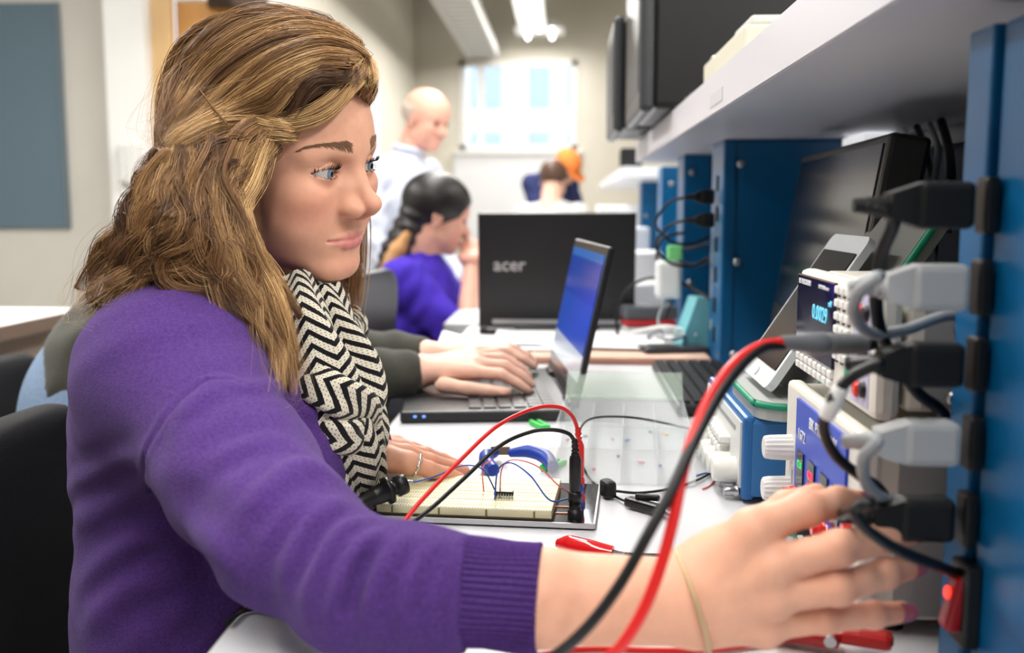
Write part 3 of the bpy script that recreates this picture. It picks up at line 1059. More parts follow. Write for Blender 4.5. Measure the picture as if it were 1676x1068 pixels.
def hole_mat():
    m = mat('breadboard_cream', lin(236, 230, 190), .5)
    nt = m.node_tree
    b = nt.nodes['Principled BSDF']
    tc = nt.nodes.new('ShaderNodeTexCoord')
    sp = nt.nodes.new('ShaderNodeSeparateXYZ')
    nt.links.new(tc.outputs['Object'], sp.inputs[0])

    def mth(op, a, bb=None):
        n = nt.nodes.new('ShaderNodeMath')
        n.operation = op
        for i, v in enumerate((a, bb)):
            if v is None:
                continue
            if isinstance(v, (int, float)):
                n.inputs[i].default_value = v
            else:
                nt.links.new(v, n.inputs[i])
        return n.outputs[0]
    fx = mth('ABSOLUTE', mth('SUBTRACT', mth('FRACT', mth('DIVIDE', sp.outputs[0], .00254)), .5))
    fy = mth('ABSOLUTE', mth('SUBTRACT', mth('FRACT', mth('DIVIDE', sp.outputs[1], .00254)), .5))
    inx = mth('LESS_THAN', fx, .24)
    iny = mth('LESS_THAN', fy, .24)
    hole = mth('MULTIPLY', inx, iny)
    gy = mth('FRACT', mth('DIVIDE', sp.outputs[1], .0275))
    hole = mth('MULTIPLY', hole, mth('GREATER_THAN', gy, .16))
    geo = nt.nodes.new('ShaderNodeNewGeometry')
    sn = nt.nodes.new('ShaderNodeSeparateXYZ')
    nt.links.new(geo.outputs['Normal'], sn.inputs[0])
    hole = mth('MULTIPLY', hole, mth('GREATER_THAN', sn.outputs[2], .9))
    mx = nt.nodes.new('ShaderNodeMix')
    mx.data_type = 'RGBA'
    mx.inputs['A'].default_value = (*lin(236, 230, 190), 1)
    mx.inputs['B'].default_value = (*lin(120, 112, 84), 1)
    nt.links.new(hole, mx.inputs['Factor'])
    nt.links.new(mx.outputs['Result'], b.inputs['Base Color'])
    return m


M_bb = hole_mat()
CL = .165
for k in range(2):
    st = MB().rbox((.006 + CL / 2, .008 + .0275 + k * .0555, .0055 + .0045), (CL, .0545, .009), .0008).build('tie_point_strip', M_bb, br)
    for i in range(3):
        MB().box((.006 + CL / 2, .008 + .0275 + k * .0555 - .017 + i * .017, .01455), (CL - .004, .0012, .0002)).build('groove', mat('groove', lin(206, 200, 160), .6), st)
for i in range(4):                                                    # the four joints along the front lip
    MB().box((.006 + .0155 + i * .0445, .0072, .0095), (.0012, .0024, .0085)).build('joint', mat('joint_dark', lin(120, 112, 84), .6), br)
MB().box((.006 + CL / 2, .0068, .0058), (CL, .0026, .0026)).build('lip_rail', mat('lip_dark', lin(70, 62, 48), .6), br)
MB().rbox((PL - .026, .030, .0060), (.022, .002, .001), .0002).rbox((PL - .030, .05, .0060), (.02, .002, .001), .0002).build('copper_print', mat('copper_print', lin(214, 150, 120), .4), br)
POST = [(PL - .018, .020, M_black), (PL - .018, .045, mat('blue_post', lin(20, 60, 190), .3)), (PL - .018, .070, M_redp)]
for (x, y, mm) in POST:
    MB().lathe((x, y, .005), (x, y, .030), [(0, .0068), (.3, .0068), (.32, .0056), (.6, .0056), (.62, .0064), (.95, .0064), (1, .005)], 18).build('binding_post', mm, br)
ICx, ICy = .122, .044
ic = thing('integrated_circuit', 'small black chip plugged into the breadboard', 'chip', br.matrix_basis @ Vector((ICx, ICy, .0146)), (0, 0, ang))
MB().rbox((0, 0, .0045), (.0185, .0064, .0042), .0006).build('package', M_black, ic)
for i in range(7):
    for s in (-1, 1):
        MB().box((-.0076 + i * .00254, s * .0036, .0022), (.0007, .0007, .005)).build('pin', M_steel, ic)


def bw(x, y, z):
    return np.array(br.matrix_basis @ Vector((x, y, z)))


def wire(label, pts, r, mm, name='jumper_wire', cat='wire', sub=8, group='jumper wires on the breadboard'):
    return MB().tube(pts, r, 6, sub).build(name, mm, None, label, cat, group)


M_wblue = mat('blue_wire', lin(40, 80, 170), .4)
M_wred = mat('pale_red_wire', lin(226, 110, 112), .4)
icw = lambda i, s: bw(ICx - .0076 + i * .00254, ICy + s * .008, .0150)
Yb = float(icw(0, -1)[1])
wire('blue jumper wire from the black probe clip to the chip', [P3w(674, 790, .907), P3w(715, 778, Yb + .0), P3w(755, 762, Yb + .015), P3w(790, 768, Yb + .01), icw(0, 1)], .0008, M_wblue)
wire('blue jumper wire arching from the chip to the binding posts', [icw(0, -1), P3w(815, 770, Yb), P3w(836, 757, Yb - .005), P3w(868, 778, Yb - .02), P3w(900, 818, Yb - .035), np.array(br.matrix_basis @ Vector((PL - .024, .030, .020)))], .0008, M_wblue)
wire('pale red jumper wire arching from the chip to the red post', [icw(1, 1), P3w(822, 765, Yb + .01), P3w(842, 752, Yb + .01), P3w(880, 763, Yb + .01), P3w(915, 795, Yb), np.array(br.matrix_basis @ Vector((PL - .025, .055, .018)))], .0007, M_wred)
wire('pale red wire end sticking up behind the chip', [bw(.100, .060, .0150), P3w(790, 765, Yb + .03), P3w(806, 752, Yb + .03)], .0007, M_wred)


def banana_lead(label, post, mm, cm, arc, zoff):
    base = br.matrix_basis @ Vector((post[0], post[1], zoff))
    t = thing('test_lead', label, 'test lead', base)
    MB().lathe((0, 0, 0), (0, 0, .034), [(0, .0046), (.05, .0056), (.9, .0056), (1, .0046)], 16).build('plug', mm, t)
    m = MB()
    for k in range(4):
        m.cyl((0, 0, .034 + k * .0038), (-.0004 * k, 0, .0366 + k * .0038), .0040 - .0003 * k, n=12)
    m.cyl((0, 0, .033), (-.001, 0, .050), .0026, n=10)
    m.build('strain_relief', mm, t)
    MB().tube([np.array((-.001, 0, .048))] + [np.array(a) - np.array(base) for a in arc], .0019, 8, 10).build('cable', cm, t)
    return t


M_wr = mat('red_cable', lin(226, 36, 34), .35)
by = float((br.matrix_basis @ Vector((POST[0][0], POST[0][1], 0))).y)
banana_lead('black banana lead standing in the black post', POST[0], M_black, M_cordb,
            [P3w(930, 709, by - .004), P3w(905, 703, by - .008), P3w(870, 706, by - .012), P3w(820, 728, by - .03), P3w(760, 782, by - .06), P3w(705, 832, by - .10), P3w(655, 868, by - .13), P3w(600, 900, by - .15), np.array((-.150, .735, TZ + .003)), np.array((-.205, .70, TZ + .003))], .030)
ry = float((br.matrix_basis @ Vector((POST[2][0], POST[2][1], 0))).y)
banana_lead('red banana lead standing in the red post', POST[2], M_redp, M_wr,
            [P3w(936, 680, ry - .01), P3w(915, 666, ry - .02), P3w(875, 668, ry - .04), P3w(815, 696, ry - .08), P3w(750, 756, ry - .12), P3w(690, 818, ry - .17), P3w(645, 872, ry - .21), P3w(600, 905, ry - .23), np.array((-.150, .72, TZ + .003)), np.array((-.20, .685, TZ + .003))], .030)

# probe clip
pr = thing('probe_clip', 'black probe clip resting on the end of the breadboard', 'probe', P3w(664, 790, .905))
a = np.array(pr.location)
e = P3w(612, 812, .888)
MB().lathe((0, 0, 0), e - a, [(0, .0088), (.04, .0098), (.30, .0098), (.33, .0072), (.48, .0072), (.5, .0130), (.62, .0130), (.64, .0096), (1, .0085)], 20).build('sleeve', M_black, pr)
MB().lathe((0, 0, 0), P3w(676, 788, .907) - a, [(0, .003), (1, .0015)], 10).build('tip', M_steel, pr)
MB().tube([e - a, P3w(585, 826, .875) - a, P3w(545, 850, .865) - a, P3w(480, 900, .87) - a], .0065, 10, 6, rs=[.0085, .0065, .006, .006]).build('cable', M_cordb, pr)

# side cutters
pc = tz(818, 760)
pl = thing('side_cutters', 'side cutters with blue handles lying behind the breadboard', 'pliers', (pc.x, pc.y, TZ), (0, 0, R_(-8)))
M_bg = mat('blue_grip', lin(28, 62, 160), .4)
MB().tube([(-.006, .004, .012), (-.012, -.016, .014), (-.006, -.040, .012), (.006, -.062, .010)], .008, 10, 6, rs=[.005, .008, .0085, .007]).build('handle', M_bg, pl)
MB().tube([(.010, .008, .012), (.034, .004, .016), (.054, -.010, .014), (.066, -.034, .010)], .008, 10, 6, rs=[.005, .008, .0085, .007]).build('handle', M_bg, pl)
MB().prism([(-.012, 0), (.010, .004), (.002, .026), (-.010, .036), (-.016, .020)], .010, None, (0, .006, .014)).build('jaws', mat('worn_steel', lin(130, 110, 96), .4, metal=.8), pl)

# green plastic clips
for k, (px, py, rz, lab) in enumerate(((882, 702, 25, 'green plastic clip at the corner of the black laptop'), (893, 768, -30, 'green plastic clip beside the blue cutters'))):
    p = tz(px, py)
    g = thing('green_clip', lab, 'clip', (p.x, p.y, TZ), (0, 0, R_(rz)), 'green plastic clips on the bench')
    mg = mat('bright_green', lin(30, 190, 70), .35)
    MB().rbox((0, .012, .004), (.006, .034, .007), .002).build('arm', mg, g)
    MB().rbox((.010, .012, .004), (.006, .030, .007), .002).build('arm', mg, g)
    MB().rbox((.005, -.006, .004), (.016, .008, .007), .002).build('bridge', mg, g)

# clear compartment box
cb0, cb1 = tz(905, 800), tz(1132, 690)
cx0, cy0, cx1, cy1 = cb0.x + .004, cb0.y + .02, cb0.x + .158, cb1.y - .045
M_clear = mat('clear_plastic', lin(240, 244, 245), .15, alpha=.27)
M_clear2 = mat('clear_green_plastic', lin(216, 236, 220), .15, alpha=.2)
bx_ = thing('component_box', 'clear plastic compartment box with an open lid and loose parts', 'box', ((cx0 + cx1) / 2, (cy0 + cy1) / 2, TZ), (0, 0, R_(-4)))
w_, l_ = cx1 - cx0, cy1 - cy0
MB().box((0, 0, .0015), (w_, l_, .002)).build('bottom', M_clear, bx_)
for s in (-1, 1):
    MB().box((s * w_ / 2, 0, .020), (.002, l_, .038)).build('side_wall', M_clear, bx_)
    MB().box((0, s * l_ / 2, .020), (w_, .002, .038)).build('end_wall', M_clear, bx_)
for k in range(1, 4):
    MB().box((-w_ / 2 + k * w_ / 4, 0, .017), (.0015, l_ - .004, .032)).build('divider', M_clear, bx_)
MB().box((0, l_ * .05, .017), (w_ - .004, .0015, .032)).build('divider', M_clear, bx_)
MB().tube([(-w_ / 2, l_ / 2, .040), (w_ / 2, l_ / 2, .040)], .003, 8).build('hinge', M_clear2, bx_)
MB().box((0, l_ / 2 + .020, .055), (w_, .0018, .052), Matrix.Rotation(R_(-58), 3, 'X')).build('lid', M_clear2, bx_)
rng = random.Random(4)
cols = [('red', lin(196, 80, 70)), ('yellow', lin(220, 186, 90)), ('green', lin(80, 150, 96)), ('blue', lin(90, 124, 190)), ('pink', lin(222, 160, 164)), ('dark', lin(80, 80, 84))]
for k in range(12):
    x = (-.40 + (k % 6) * .16 + rng.uniform(-.04, .04)) * w_
    y = (rng.uniform(.14, .40) if k < 6 else rng.uniform(-.40, -.08)) * l_
    aa = rng.uniform(0, 3.14)
    p0_ = Vector((cx0 + w_ / 2 + x, cy0 + l_ / 2 + y, TZ + .005))
    dv = Vector((math.cos(aa), math.sin(aa), 0)) * rng.uniform(.006, .011)
    cn, cc = cols[(k * 5 + k // 6) % 6]
    rs = thing('resistor', 'tiny %s component lying loose in the %s compartments of the clear box' % (cn, 'rear' if k < 6 else 'front'), 'component', p0_, (0, 0, 0), 'loose components in the clear box')
    MB().lathe(-dv * .35, dv * .35, [(0, .0016), (.15, .002), (.85, .002), (1, .0016)], 8).build('body', mat('component_colour', cc, .4), rs)
    MB().cyl(-dv, dv, .0004, n=5).build('lead', M_steel, rs)

# black lead with a banana plug in front of the clear box
ld = thing('loose_test_lead', 'thin black lead curling round the clear box to a loose banana plug', 'test lead', tz(1050, 832))
lo_ = np.array(ld.location)
T3 = lambda px, py, z: np.array(tz(px, py, z)) - lo_
MB().tube([T3(1028, 822, .006), T3(1000, 808, .003), T3(965, 783, .004), T3(948, 740, .04), T3(950, 700, .048), T3(975, 683, .046), T3(1035, 683, .044), T3(1100, 695, .02), T3(1150, 710, .006), T3(1178, 742, .003), T3(1165, 772, .003), T3(1110, 796, .003), T3(1050, 806, .003), T3(1005, 803, .006)], .0014, 8, 8).build('cable', M_cordb, ld)
A_, B_ = T3(1026, 820, .006), T3(1082, 834, .007)
MB().rbox((A_ + B_) / 2, (float(np.linalg.norm(B_ - A_)), .012, .010), .003, Matrix.Rotation(math.atan2(B_[1] - A_[1], B_[0] - A_[0]), 3, 'Z')).build('banana_plug', M_black, ld)
MB().rbox((A_ + B_) / 2 + np.array((.004, .004, .007)), (.024, .006, .006), .002, Matrix.Rotation(R_(-14), 3, 'Z')).build('grip', M_black, ld)
MB().lathe(B_, T3(1098, 842, .007), [(0, .0024), (.5, .0028), (1, .0016)], 10).build('pin', M_steel, ld)
MB().rbox(T3(995, 799, .010), (.013, .020, .018), .004, Matrix.Rotation(R_(20), 3, 'Z')).build('strain_block', M_blackr, ld)

# scraps of wire on the bench
for k, (pts, mm, lab) in enumerate((([(1140, 778), (1155, 774), (1172, 776)], M_wblue, 'short blue wire scrap on the bench by the white knobs'),
                                    ([(1150, 800), (1162, 794), (1172, 782)], M_wred, 'short pink wire scrap on the bench by the white knobs'))):
    MB().tube([np.array(tz(px, py, .0012)) for px, py in pts], .0009, 6).build('wire_scrap', mm, None, lab, 'wire', 'wire scraps on the bench')

# red alligator clip with black lead
rc = thing('red_clip_lead', 'glossy red clip with a black lead lying on the bench behind the forearm', 'clip', tz(958, 898))
ro = np.array(rc.location)
RT = lambda px, py, z: np.array(tz(px, py, z)) - ro
MB().tube([RT(912, 888, .005), RT(930, 890, .006), RT(965, 897, .006), RT(1003, 904, .005)], .008, 12, 6, rs=[.004, .0082, .0078, .0058], flat=(1, .8)).build('boot', mat('red_gloss', lin(214, 20, 22), .12, coat=.8), rc)
MB().lathe(RT(1003, 904, .005), RT(1022, 906, .004), [(0, .003), (.5, .002), (1, .0016)], 8).build('ferrule', M_steel, rc)
MB().tube([RT(1020, 906, .003), RT(1080, 908, .003), RT(1140, 902, .003), RT(1200, 905, .003)], .0016, 8).build('lead', M_cordb, rc)

# test cable from the multimeter: grey connector, red and black leads
tc_ = thing('meter_cable', 'grey connector on the multimeter with red and black leads hanging over the wrist', 'test lead', P3w(1416, 563, .640))
to = np.array(tc_.location)
K3 = lambda px, py, Y: P3w(px, py, Y) - to
M_gconn = mat('grey_rubber', lin(112, 114, 118), .5)
ax = K3(1276, 560, .600)
prof = [(0, .0050), (.02, .0060)]
for k in range(12):
    t_ = .06 + k * .035
    prof += [(t_, .0068), (t_ + .020, .0068), (t_ + .022, .0060), (t_ + .033, .0060)]
prof += [(.52, .0070), (.66, .0066), (.70, .0056), (1, .0040)]
MB().lathe((0, 0, 0), ax, prof, 20).build('connector', M_gconn, tc_)
MB().lathe(np.array((.012, .010, 0)), (0, 0, 0), [(0, .0044), (1, .0046)], 14).build('collar', M_blackr, tc_)
MB().tube([ax * .96, K3(1245, 566, .585), K3(1205, 592, .565), K3(1168, 640, .545), K3(1140, 700, .528), K3(1118, 770, .515), K3(1102, 850, .505), K3(1080, 930, .50), K3(1052, 1000, .498), K3(1018, 1055, .50), K3(985, 1085, .51)], .0032, 10, 8).build('red_lead', M_wr, tc_)
MB().tube([ax * .96 + np.array((0, 0, -.002)), K3(1248, 570, .583), K3(1212, 600, .562), K3(1172, 655, .540), K3(1135, 725, .522), K3(1100, 800, .508), K3(1060, 875, .498), K3(1015, 955, .492), K3(965, 1022, .492), K3(915, 1068, .50), K3(870, 1095, .51)], .0031, 10, 8).build('black_lead', M_cordb, tc_)

# papers and red lead under the wrist
pp = thing('paper_sheet', 'white paper lying on the bench under the wrist', 'paper', (.085, .60, TZ))
MB().box((0, 0, .0008), (.21, .10, .0012), Matrix.Rotation(R_(6), 3, 'Z')).build('sheet', mat('paper_white', lin(238, 238, 238), .7), pp)
MB().tube([np.array(tz(880, 1072, .004)), np.array(tz(960, 1062, .004)), np.array(tz(1060, 1064, .004)), np.array(tz(1150, 1064, .004)), np.array(tz(1235, 1054, .004)), np.array(tz(1300, 1046, .004))], .0021, 8).build('red_test_wire', M_wr, None, 'red test wire lying along the paper under the wrist', 'wire')
rd = tz(1350, 1066)
rk = thing('red_clip', 'dark red spring clip lying below the little finger', 'clip', (rd.x, rd.y, TZ), (0, 0, R_(-20)))
MB().rbox((-.012, 0, .011), (.044, .022, .012), .005).build('jaw', mat('dark_red', lin(170, 20, 22), .3, coat=.4), rk)
MB().rbox((.024, .003, .013), (.036, .020, .010), .005).build('handle', mat('dark_red2', lin(186, 26, 26), .3, coat=.4), rk)
MB().cyl((.004, -.012, .012), (.004, .013, .012), .004, n=12).build('pivot', M_steel, rk)
# black lead at the near edge of the bench, under the elbow
MB().tube([np.array(tz(372, 1020, .003)), np.array(tz(395, 1000, .003)), np.array(tz(430, 995, .003)), np.array(tz(480, 1005, .003)), np.array(tz(540, 1040, .003)), np.array(tz(600, 1060, .003))], .0022, 8).build('black_test_wire', M_cordb, None, 'black test wire on the bench edge under the elbow', 'wire')

# ------------------------------------------------------------------ laptops, papers, keyboard
M_lapd = mat('laptop_dark', lin(24, 25, 28), .35)
M_lapk = mat('laptop_key', lin(18, 18, 20), .4)


def laptop(label, loc, rz, w, d, tilt, lid, screen, group=None, logo=None, keys=True):
    """hinge along local x at y=0, base towards -y, screen looks to -y"""
    t = thing('laptop', label, 'laptop', loc, (0, 0, rz))
    MB().rbox((0, -d / 2, .009), (w, d, .016), .003).build('base', M_lapd, t)
    MB().box((0, -d * .36, .0172), (w * .94, d * .66 * .0 + .002, .0004)).build('trim_line', M_lapk, t)
    km = MB().rbox((0, 0, 0), (w * .058, d * .072, .0022), .0006).mesh('key', M_lapk)
    if keys:
        for r in range(6):
            for c in range(14):
                o = bpy.data.objects.new('key', km)
                link(o, t, (-w * .43 + c * w * .0662, -.03 - r * d * .088, .0182))
        MB().box((0, -d * .82, .0172), (w * .32, d * .24, .0006)).build('touchpad', mat('touchpad', lin(46, 47, 50), .25), t)
        for k in range(2):
            MB().box((w / 2 + .0002 - .001, -d + .02 + k * .012, .010), (.002, .004, .003)).build('indicator_led', mat('blue_led', lin(70, 110, 255), .3, emit=(.2, .4, 1), estr=1.5), t)
    Rt = Matrix.Rotation(-tilt, 3, 'X')
    L = MB().rbox(Rt @ Vector((0, .004, lid / 2)) + Vector((0, 0, .018)), (w, .008, lid), .0025, Rt).build('lid', M_lapd, t)
    MB().box(Rt @ Vector((0, -.0006, lid / 2 + .003)) + Vector((0, 0, .018)), (w * .93, .0012, lid * .86), Rt).build('screen', screen, L)
    for s in (-.36, .36):
        MB().cyl((w * s - .03, 0, .017), (w * s + .03, 0, .017), .006, n=12).build('hinge', M_alu if logo else M_lapk, t)
    if logo:
        MB().box(Rt @ Vector((0, .0088, .014)) + Vector((0, 0, .018)), (w * .82, .001, .010), Rt).build('hinge_strip', M_alu, L)
        M4 = Matrix.Translation(Rt @ Vector((w * .30, .0085, lid * .55)) + Vector((0, 0, .018))) @ (Rt @ Matrix(((-1, 0, 0), (0, 0, 1), (0, 1, 0)))).to_4x4()
        text_mesh('lettering', logo, .042, M_alu, L, M4, .0006, bold=True)
    return t


def screen_mat():
    m = mat('blue_screen', (0, 0, 0), .15)
    nt = m.node_tree
    b = nt.nodes['Principled BSDF']
    tc = nt.nodes.new('ShaderNodeTexCoord')
    sp = nt.nodes.new('ShaderNodeSeparateXYZ')
    nt.links.new(tc.outputs['Generated'], sp.inputs[0])
    rp = nt.nodes.new('ShaderNodeValToRGB')
    rp.color_ramp.interpolation = 'CONSTANT'
    e = rp.color_ramp.elements
    e[0].position, e[0].color = 0, (*lin(60, 62, 70), 1)
    e[1].position, e[1].color = .08, (*lin(196, 204, 214), 1)
    for p_, c_ in ((.27, lin(30, 84, 190)), (.62, lin(24, 72, 178)), (.93, lin(60, 120, 205))):
        x = e.new(p_)
        x.color = (*c_, 1)
    nt.links.new(sp.outputs[2], rp.inputs[0])
    nt.links.new(rp.outputs[0], b.inputs['Emission Color'])
    b.inputs['Emission Strength'].default_value = .75
    return m


h0, h1 = tz(938, 671, .016), tz(896, 602, .016)
la = math.atan2(h1.y - h0.y, h1.x - h0.x)
lw = (h1 - h0).length
laptop('open black laptop with blue screen being typed on', ((h0.x + h1.x) / 2, (h0.y + h1.y) / 2, TZ), la + math.pi, lw, .235, R_(12), .225, screen_mat())
l0, l1 = tz(784, 533, .02), tz(1037, 533, .02)
laptop('large black laptop seen from behind with a silver name on the lid', ((l0.x + l1.x) / 2, l0.y, TZ), math.pi, l1.x - l0.x, .25, R_(4), .262, mat('off_screen', lin(20, 24, 30), .1), None, 'acer')

# papers and folder in front of the large laptop
fo = thing('folder', 'brown folder on the bench under the white papers', 'folder', (.03, 2.0, TZ), (0, 0, R_(-1)))
MB().rbox((0, 0, .006), (.50, .32, .011), .003).build('cover', mat('brown_board', lin(168, 118, 100), .6), fo)
MB().box((0, -.002, .0125), (.49, .31, .0015)).build('top_sheet', mat('buff', lin(214, 180, 160), .7), fo)
for k, (x, y, a_, w_, l_, lab) in enumerate(((-.10, 2.02, 4, .30, .22, 'white paper sheet with a curled corner on the brown folder'), (.12, 2.03, -6, .30, .21, 'white paper sheet lying on the brown folder by the cords'), (.0, 2.06, 2, .28, .21, 'topmost white paper sheet on the brown folder'))):
    p_ = thing('paper_sheet', lab, 'paper', (x, y, TZ + .0135 + k * .003), (0, 0, R_(a_)), 'papers on the brown folder')
    V, F = [], []
    for i in range(9):
        for j in range(5):
            u, v = i / 8 - .5, j / 4 - .5
            V.append((u * w_, v * l_, .004 + .012 * max(0, -u - .36) * 6 * (1 if k == 0 else .2)))
    nV = len(V)
    V += [(a0, b0, c0 - .002) for a0, b0, c0 in V]
    for i in range(8):
        for j in range(4):
            n0 = i * 5 + j
            F += [(n0, n0 + 5, n0 + 6, n0 + 1), (nV + n0 + 1, nV + n0 + 6, nV + n0 + 5, nV + n0)]
    for i in range(8):
        F += [(i * 5, nV + i * 5, nV + i * 5 + 5, i * 5 + 5), (i * 5 + 4, i * 5 + 9, nV + i * 5 + 9, nV + i * 5 + 4)]
    for j in range(4):
        F += [(j, j + 1, nV + j + 1, nV + j), (40 + j, nV + 40 + j, nV + 41 + j, 41 + j)]
    MB().add(V, F).build('sheet', mat('paper_white2', lin(240, 240, 242), .7), p_)
bd = thing('phone', 'dark phone with a white edge lying on the folder by the column', 'phone', (.215, 1.93, TZ + .0135), (0, 0, R_(12)))
MB().rbox((0, 0, .006), (.13, .062, .010), .003).build('body', mat('phone_dark', lin(60, 62, 68), .3), bd)
MB().rbox((-.02, 0, .0116), (.05, .05, .0012), .0004).build('glass', M_black, bd)
# black keyboard
kx0, kx1 = .160, .285
kbd = thing('keyboard', 'black computer keyboard beside the blue column', 'keyboard', ((kx0 + kx1) / 2, 1.575, TZ))
MB().rbox((0, 0, .009), (kx1 - kx0, .40, .016), .004).build('case', M_black, kbd)
kk_ = MB().box((0, 0, 0), (.0155, .0155, .006), None, (.8, .8)).mesh('key', mat('keycap', lin(30, 31, 34), .45))
for r in range(6):
    for c in range(20):
        o = bpy.data.objects.new('key', kk_)
        link(o, kbd, (-.050 + r * .0195, .185 - c * .0193, .019))

# things round the columns farther along
tl = at(1140, 522, Y=1.86)
te = thing('teal_box', 'pale teal carton standing against the blue columns', 'carton', (.255, 1.99, TZ), (0, R_(0), R_(10)))
MB().prism([(-.036, 0), (.030, 0), (.030, .115), (.004, .115)], .06, Matrix.Rotation(R_(90), 3, 'X')).build('body', mat('teal_card', lin(120, 190, 200), .6), te)
MB().rbox((0, 0, .004), (.085, .07, .008), .003).build('foot', mat('teal_dark', lin(40, 110, 120), .6), te)
for k, (x, y, z, sx, sy, sz, col, lab) in enumerate((
        (.20, 2.46 + .12, TZ, .12, .14, .10, lin(222, 224, 228), 'white power pack behind the dark laptop by the columns'),
        (.205, 2.80, TZ, .13, .18, .17, lin(214, 216, 220), 'pale instrument standing on the second bench under the shelf'),
        (.20, 3.15, TZ, .13, .18, .23, lin(206, 210, 216), 'tall pale instrument farther along the second bench'),
        (.19, 3.6, TZ, .14, .25, .30, lin(220, 222, 224), 'stack of white equipment near the end of the second bench'))):
    t = thing('bench_instrument', lab, 'instrument', (x, y, z), (0, 0, 0), 'pale instruments on the second bench')
    MB().rbox((0, 0, sz / 2), (sx, sy, sz), .006).build('case', mat('pale_case', col, .45), t)
    MB().box((-sx / 2 - .001, 0, sz * .65), (.003, sy * .7, sz * .3)).build('front_display', mat('dark_display', lin(40, 44, 54), .2), t)
    for i in range(3):
        MB().cyl((-sx / 2, -sy * .3 + i * sy * .3, sz * .25), (-sx / 2 - .012, -sy * .3 + i * sy * .3, sz * .25), .008, n=12).build('knob', M_black, t)
    MB().box((0, -sy / 2 - .001, sz * .5), (sx * .8, .002, sz * .10)).build('vent', M_greyc, t)
rb = thing('red_case', 'red and white pack lying on the bench behind the teal carton', 'pack', (.19, 2.26, TZ), (0, 0, R_(8)))
MB().rbox((0, 0, .014), (.11, .10, .026), .004).build('lower_half', mat('pack_white', lin(220, 220, 222), .5), rb)
MB().rbox((0, 0, .035), (.112, .102, .014), .004).build('upper_half', mat('pack_red', lin(200, 50, 56), .5), rb)
MB().rbox((0, 0, .058), (.12, .10, .030), .006).build('top_box', mat('pack_grey', lin(90, 94, 100), .5), rb)
wp = thing('white_adapter', 'white power adapter hanging on its cord beside the plugs', 'adapter', (.215, 2.05, TZ))
MB().rbox((0, 0, .145), (.05, .05, .075), .008).build('body', mat('adapter_white', lin(228, 230, 230), .4), wp)
MB().rbox((.01, -.02, .20), (.03, .02, .03), .004).build('label_tag', mat('tag_green', lin(120, 210, 130), .5), wp)
MB().tube([(0, 0, .11), (-.02, -.02, .06), (.0, -.05, .015), (.03, -.03, .006)], .003, 8).build('cord', M_cordg, wp)
rng = random.Random(9)
labs = ['black cord arching from the dark laptop to the columns', 'black cord drooping along the narrow blue column', 'grey cord piled behind the folder', 'black cord curling down by the white adapter', 'pale cord lying across the papers by the teal carton']
paths = [
    [(1012, 560, 2.1), (1010, 510, 2.1), (1030, 470, 2.1), (1070, 454, 2.08), (1110, 462, 2.05), (1150, 480, 1.98), (1168, 496, 1.95)],
    [(1168, 396, 2.0), (1140, 404, 2.05), (1118, 410, 2.1), (1112, 425, 2.1), (1135, 434, 2.05), (1166, 424, 1.98)],
    [(1060, 552, 2.05), (1080, 540, 2.1), (1100, 545, 2.0), (1120, 548, 1.95), (1100, 556, 1.92), (1075, 550, 1.95)],
    [(1120, 380, 2.2), (1085, 390, 2.2), (1075, 420, 2.2), (1085, 450, 2.15), (1100, 480, 2.1), (1090, 520, 2.05)],
    [(1020, 548, 2.1), (1050, 540, 2.05), (1090, 534, 2.0), (1120, 540, 1.98), (1140, 548, 1.96)]]
for k in range(5):
    MB().tube([np.array(P3w(*p_)) for p_ in paths[k]], .0035, 8, 8).build('loose_cable', (M_cordb, M_cordb, M_cordg, M_cordb, mat('white_cord2', lin(222, 222, 222), .4))[k], None, labs[k], 'cord', 'loose cords by the columns')
gb = thing('shelf_speaker', 'small dark speaker standing on the far white shelf', 'speaker', (.235, 3.55, 1.176))
MB().rbox((0, 0, .035), (.075, .08, .07), .006).build('cabinet', M_black, gb)
MB().cyl((-.0378, 0, .040), (-.0384, 0, .040), .022).build('cone', M_blackr, gb)
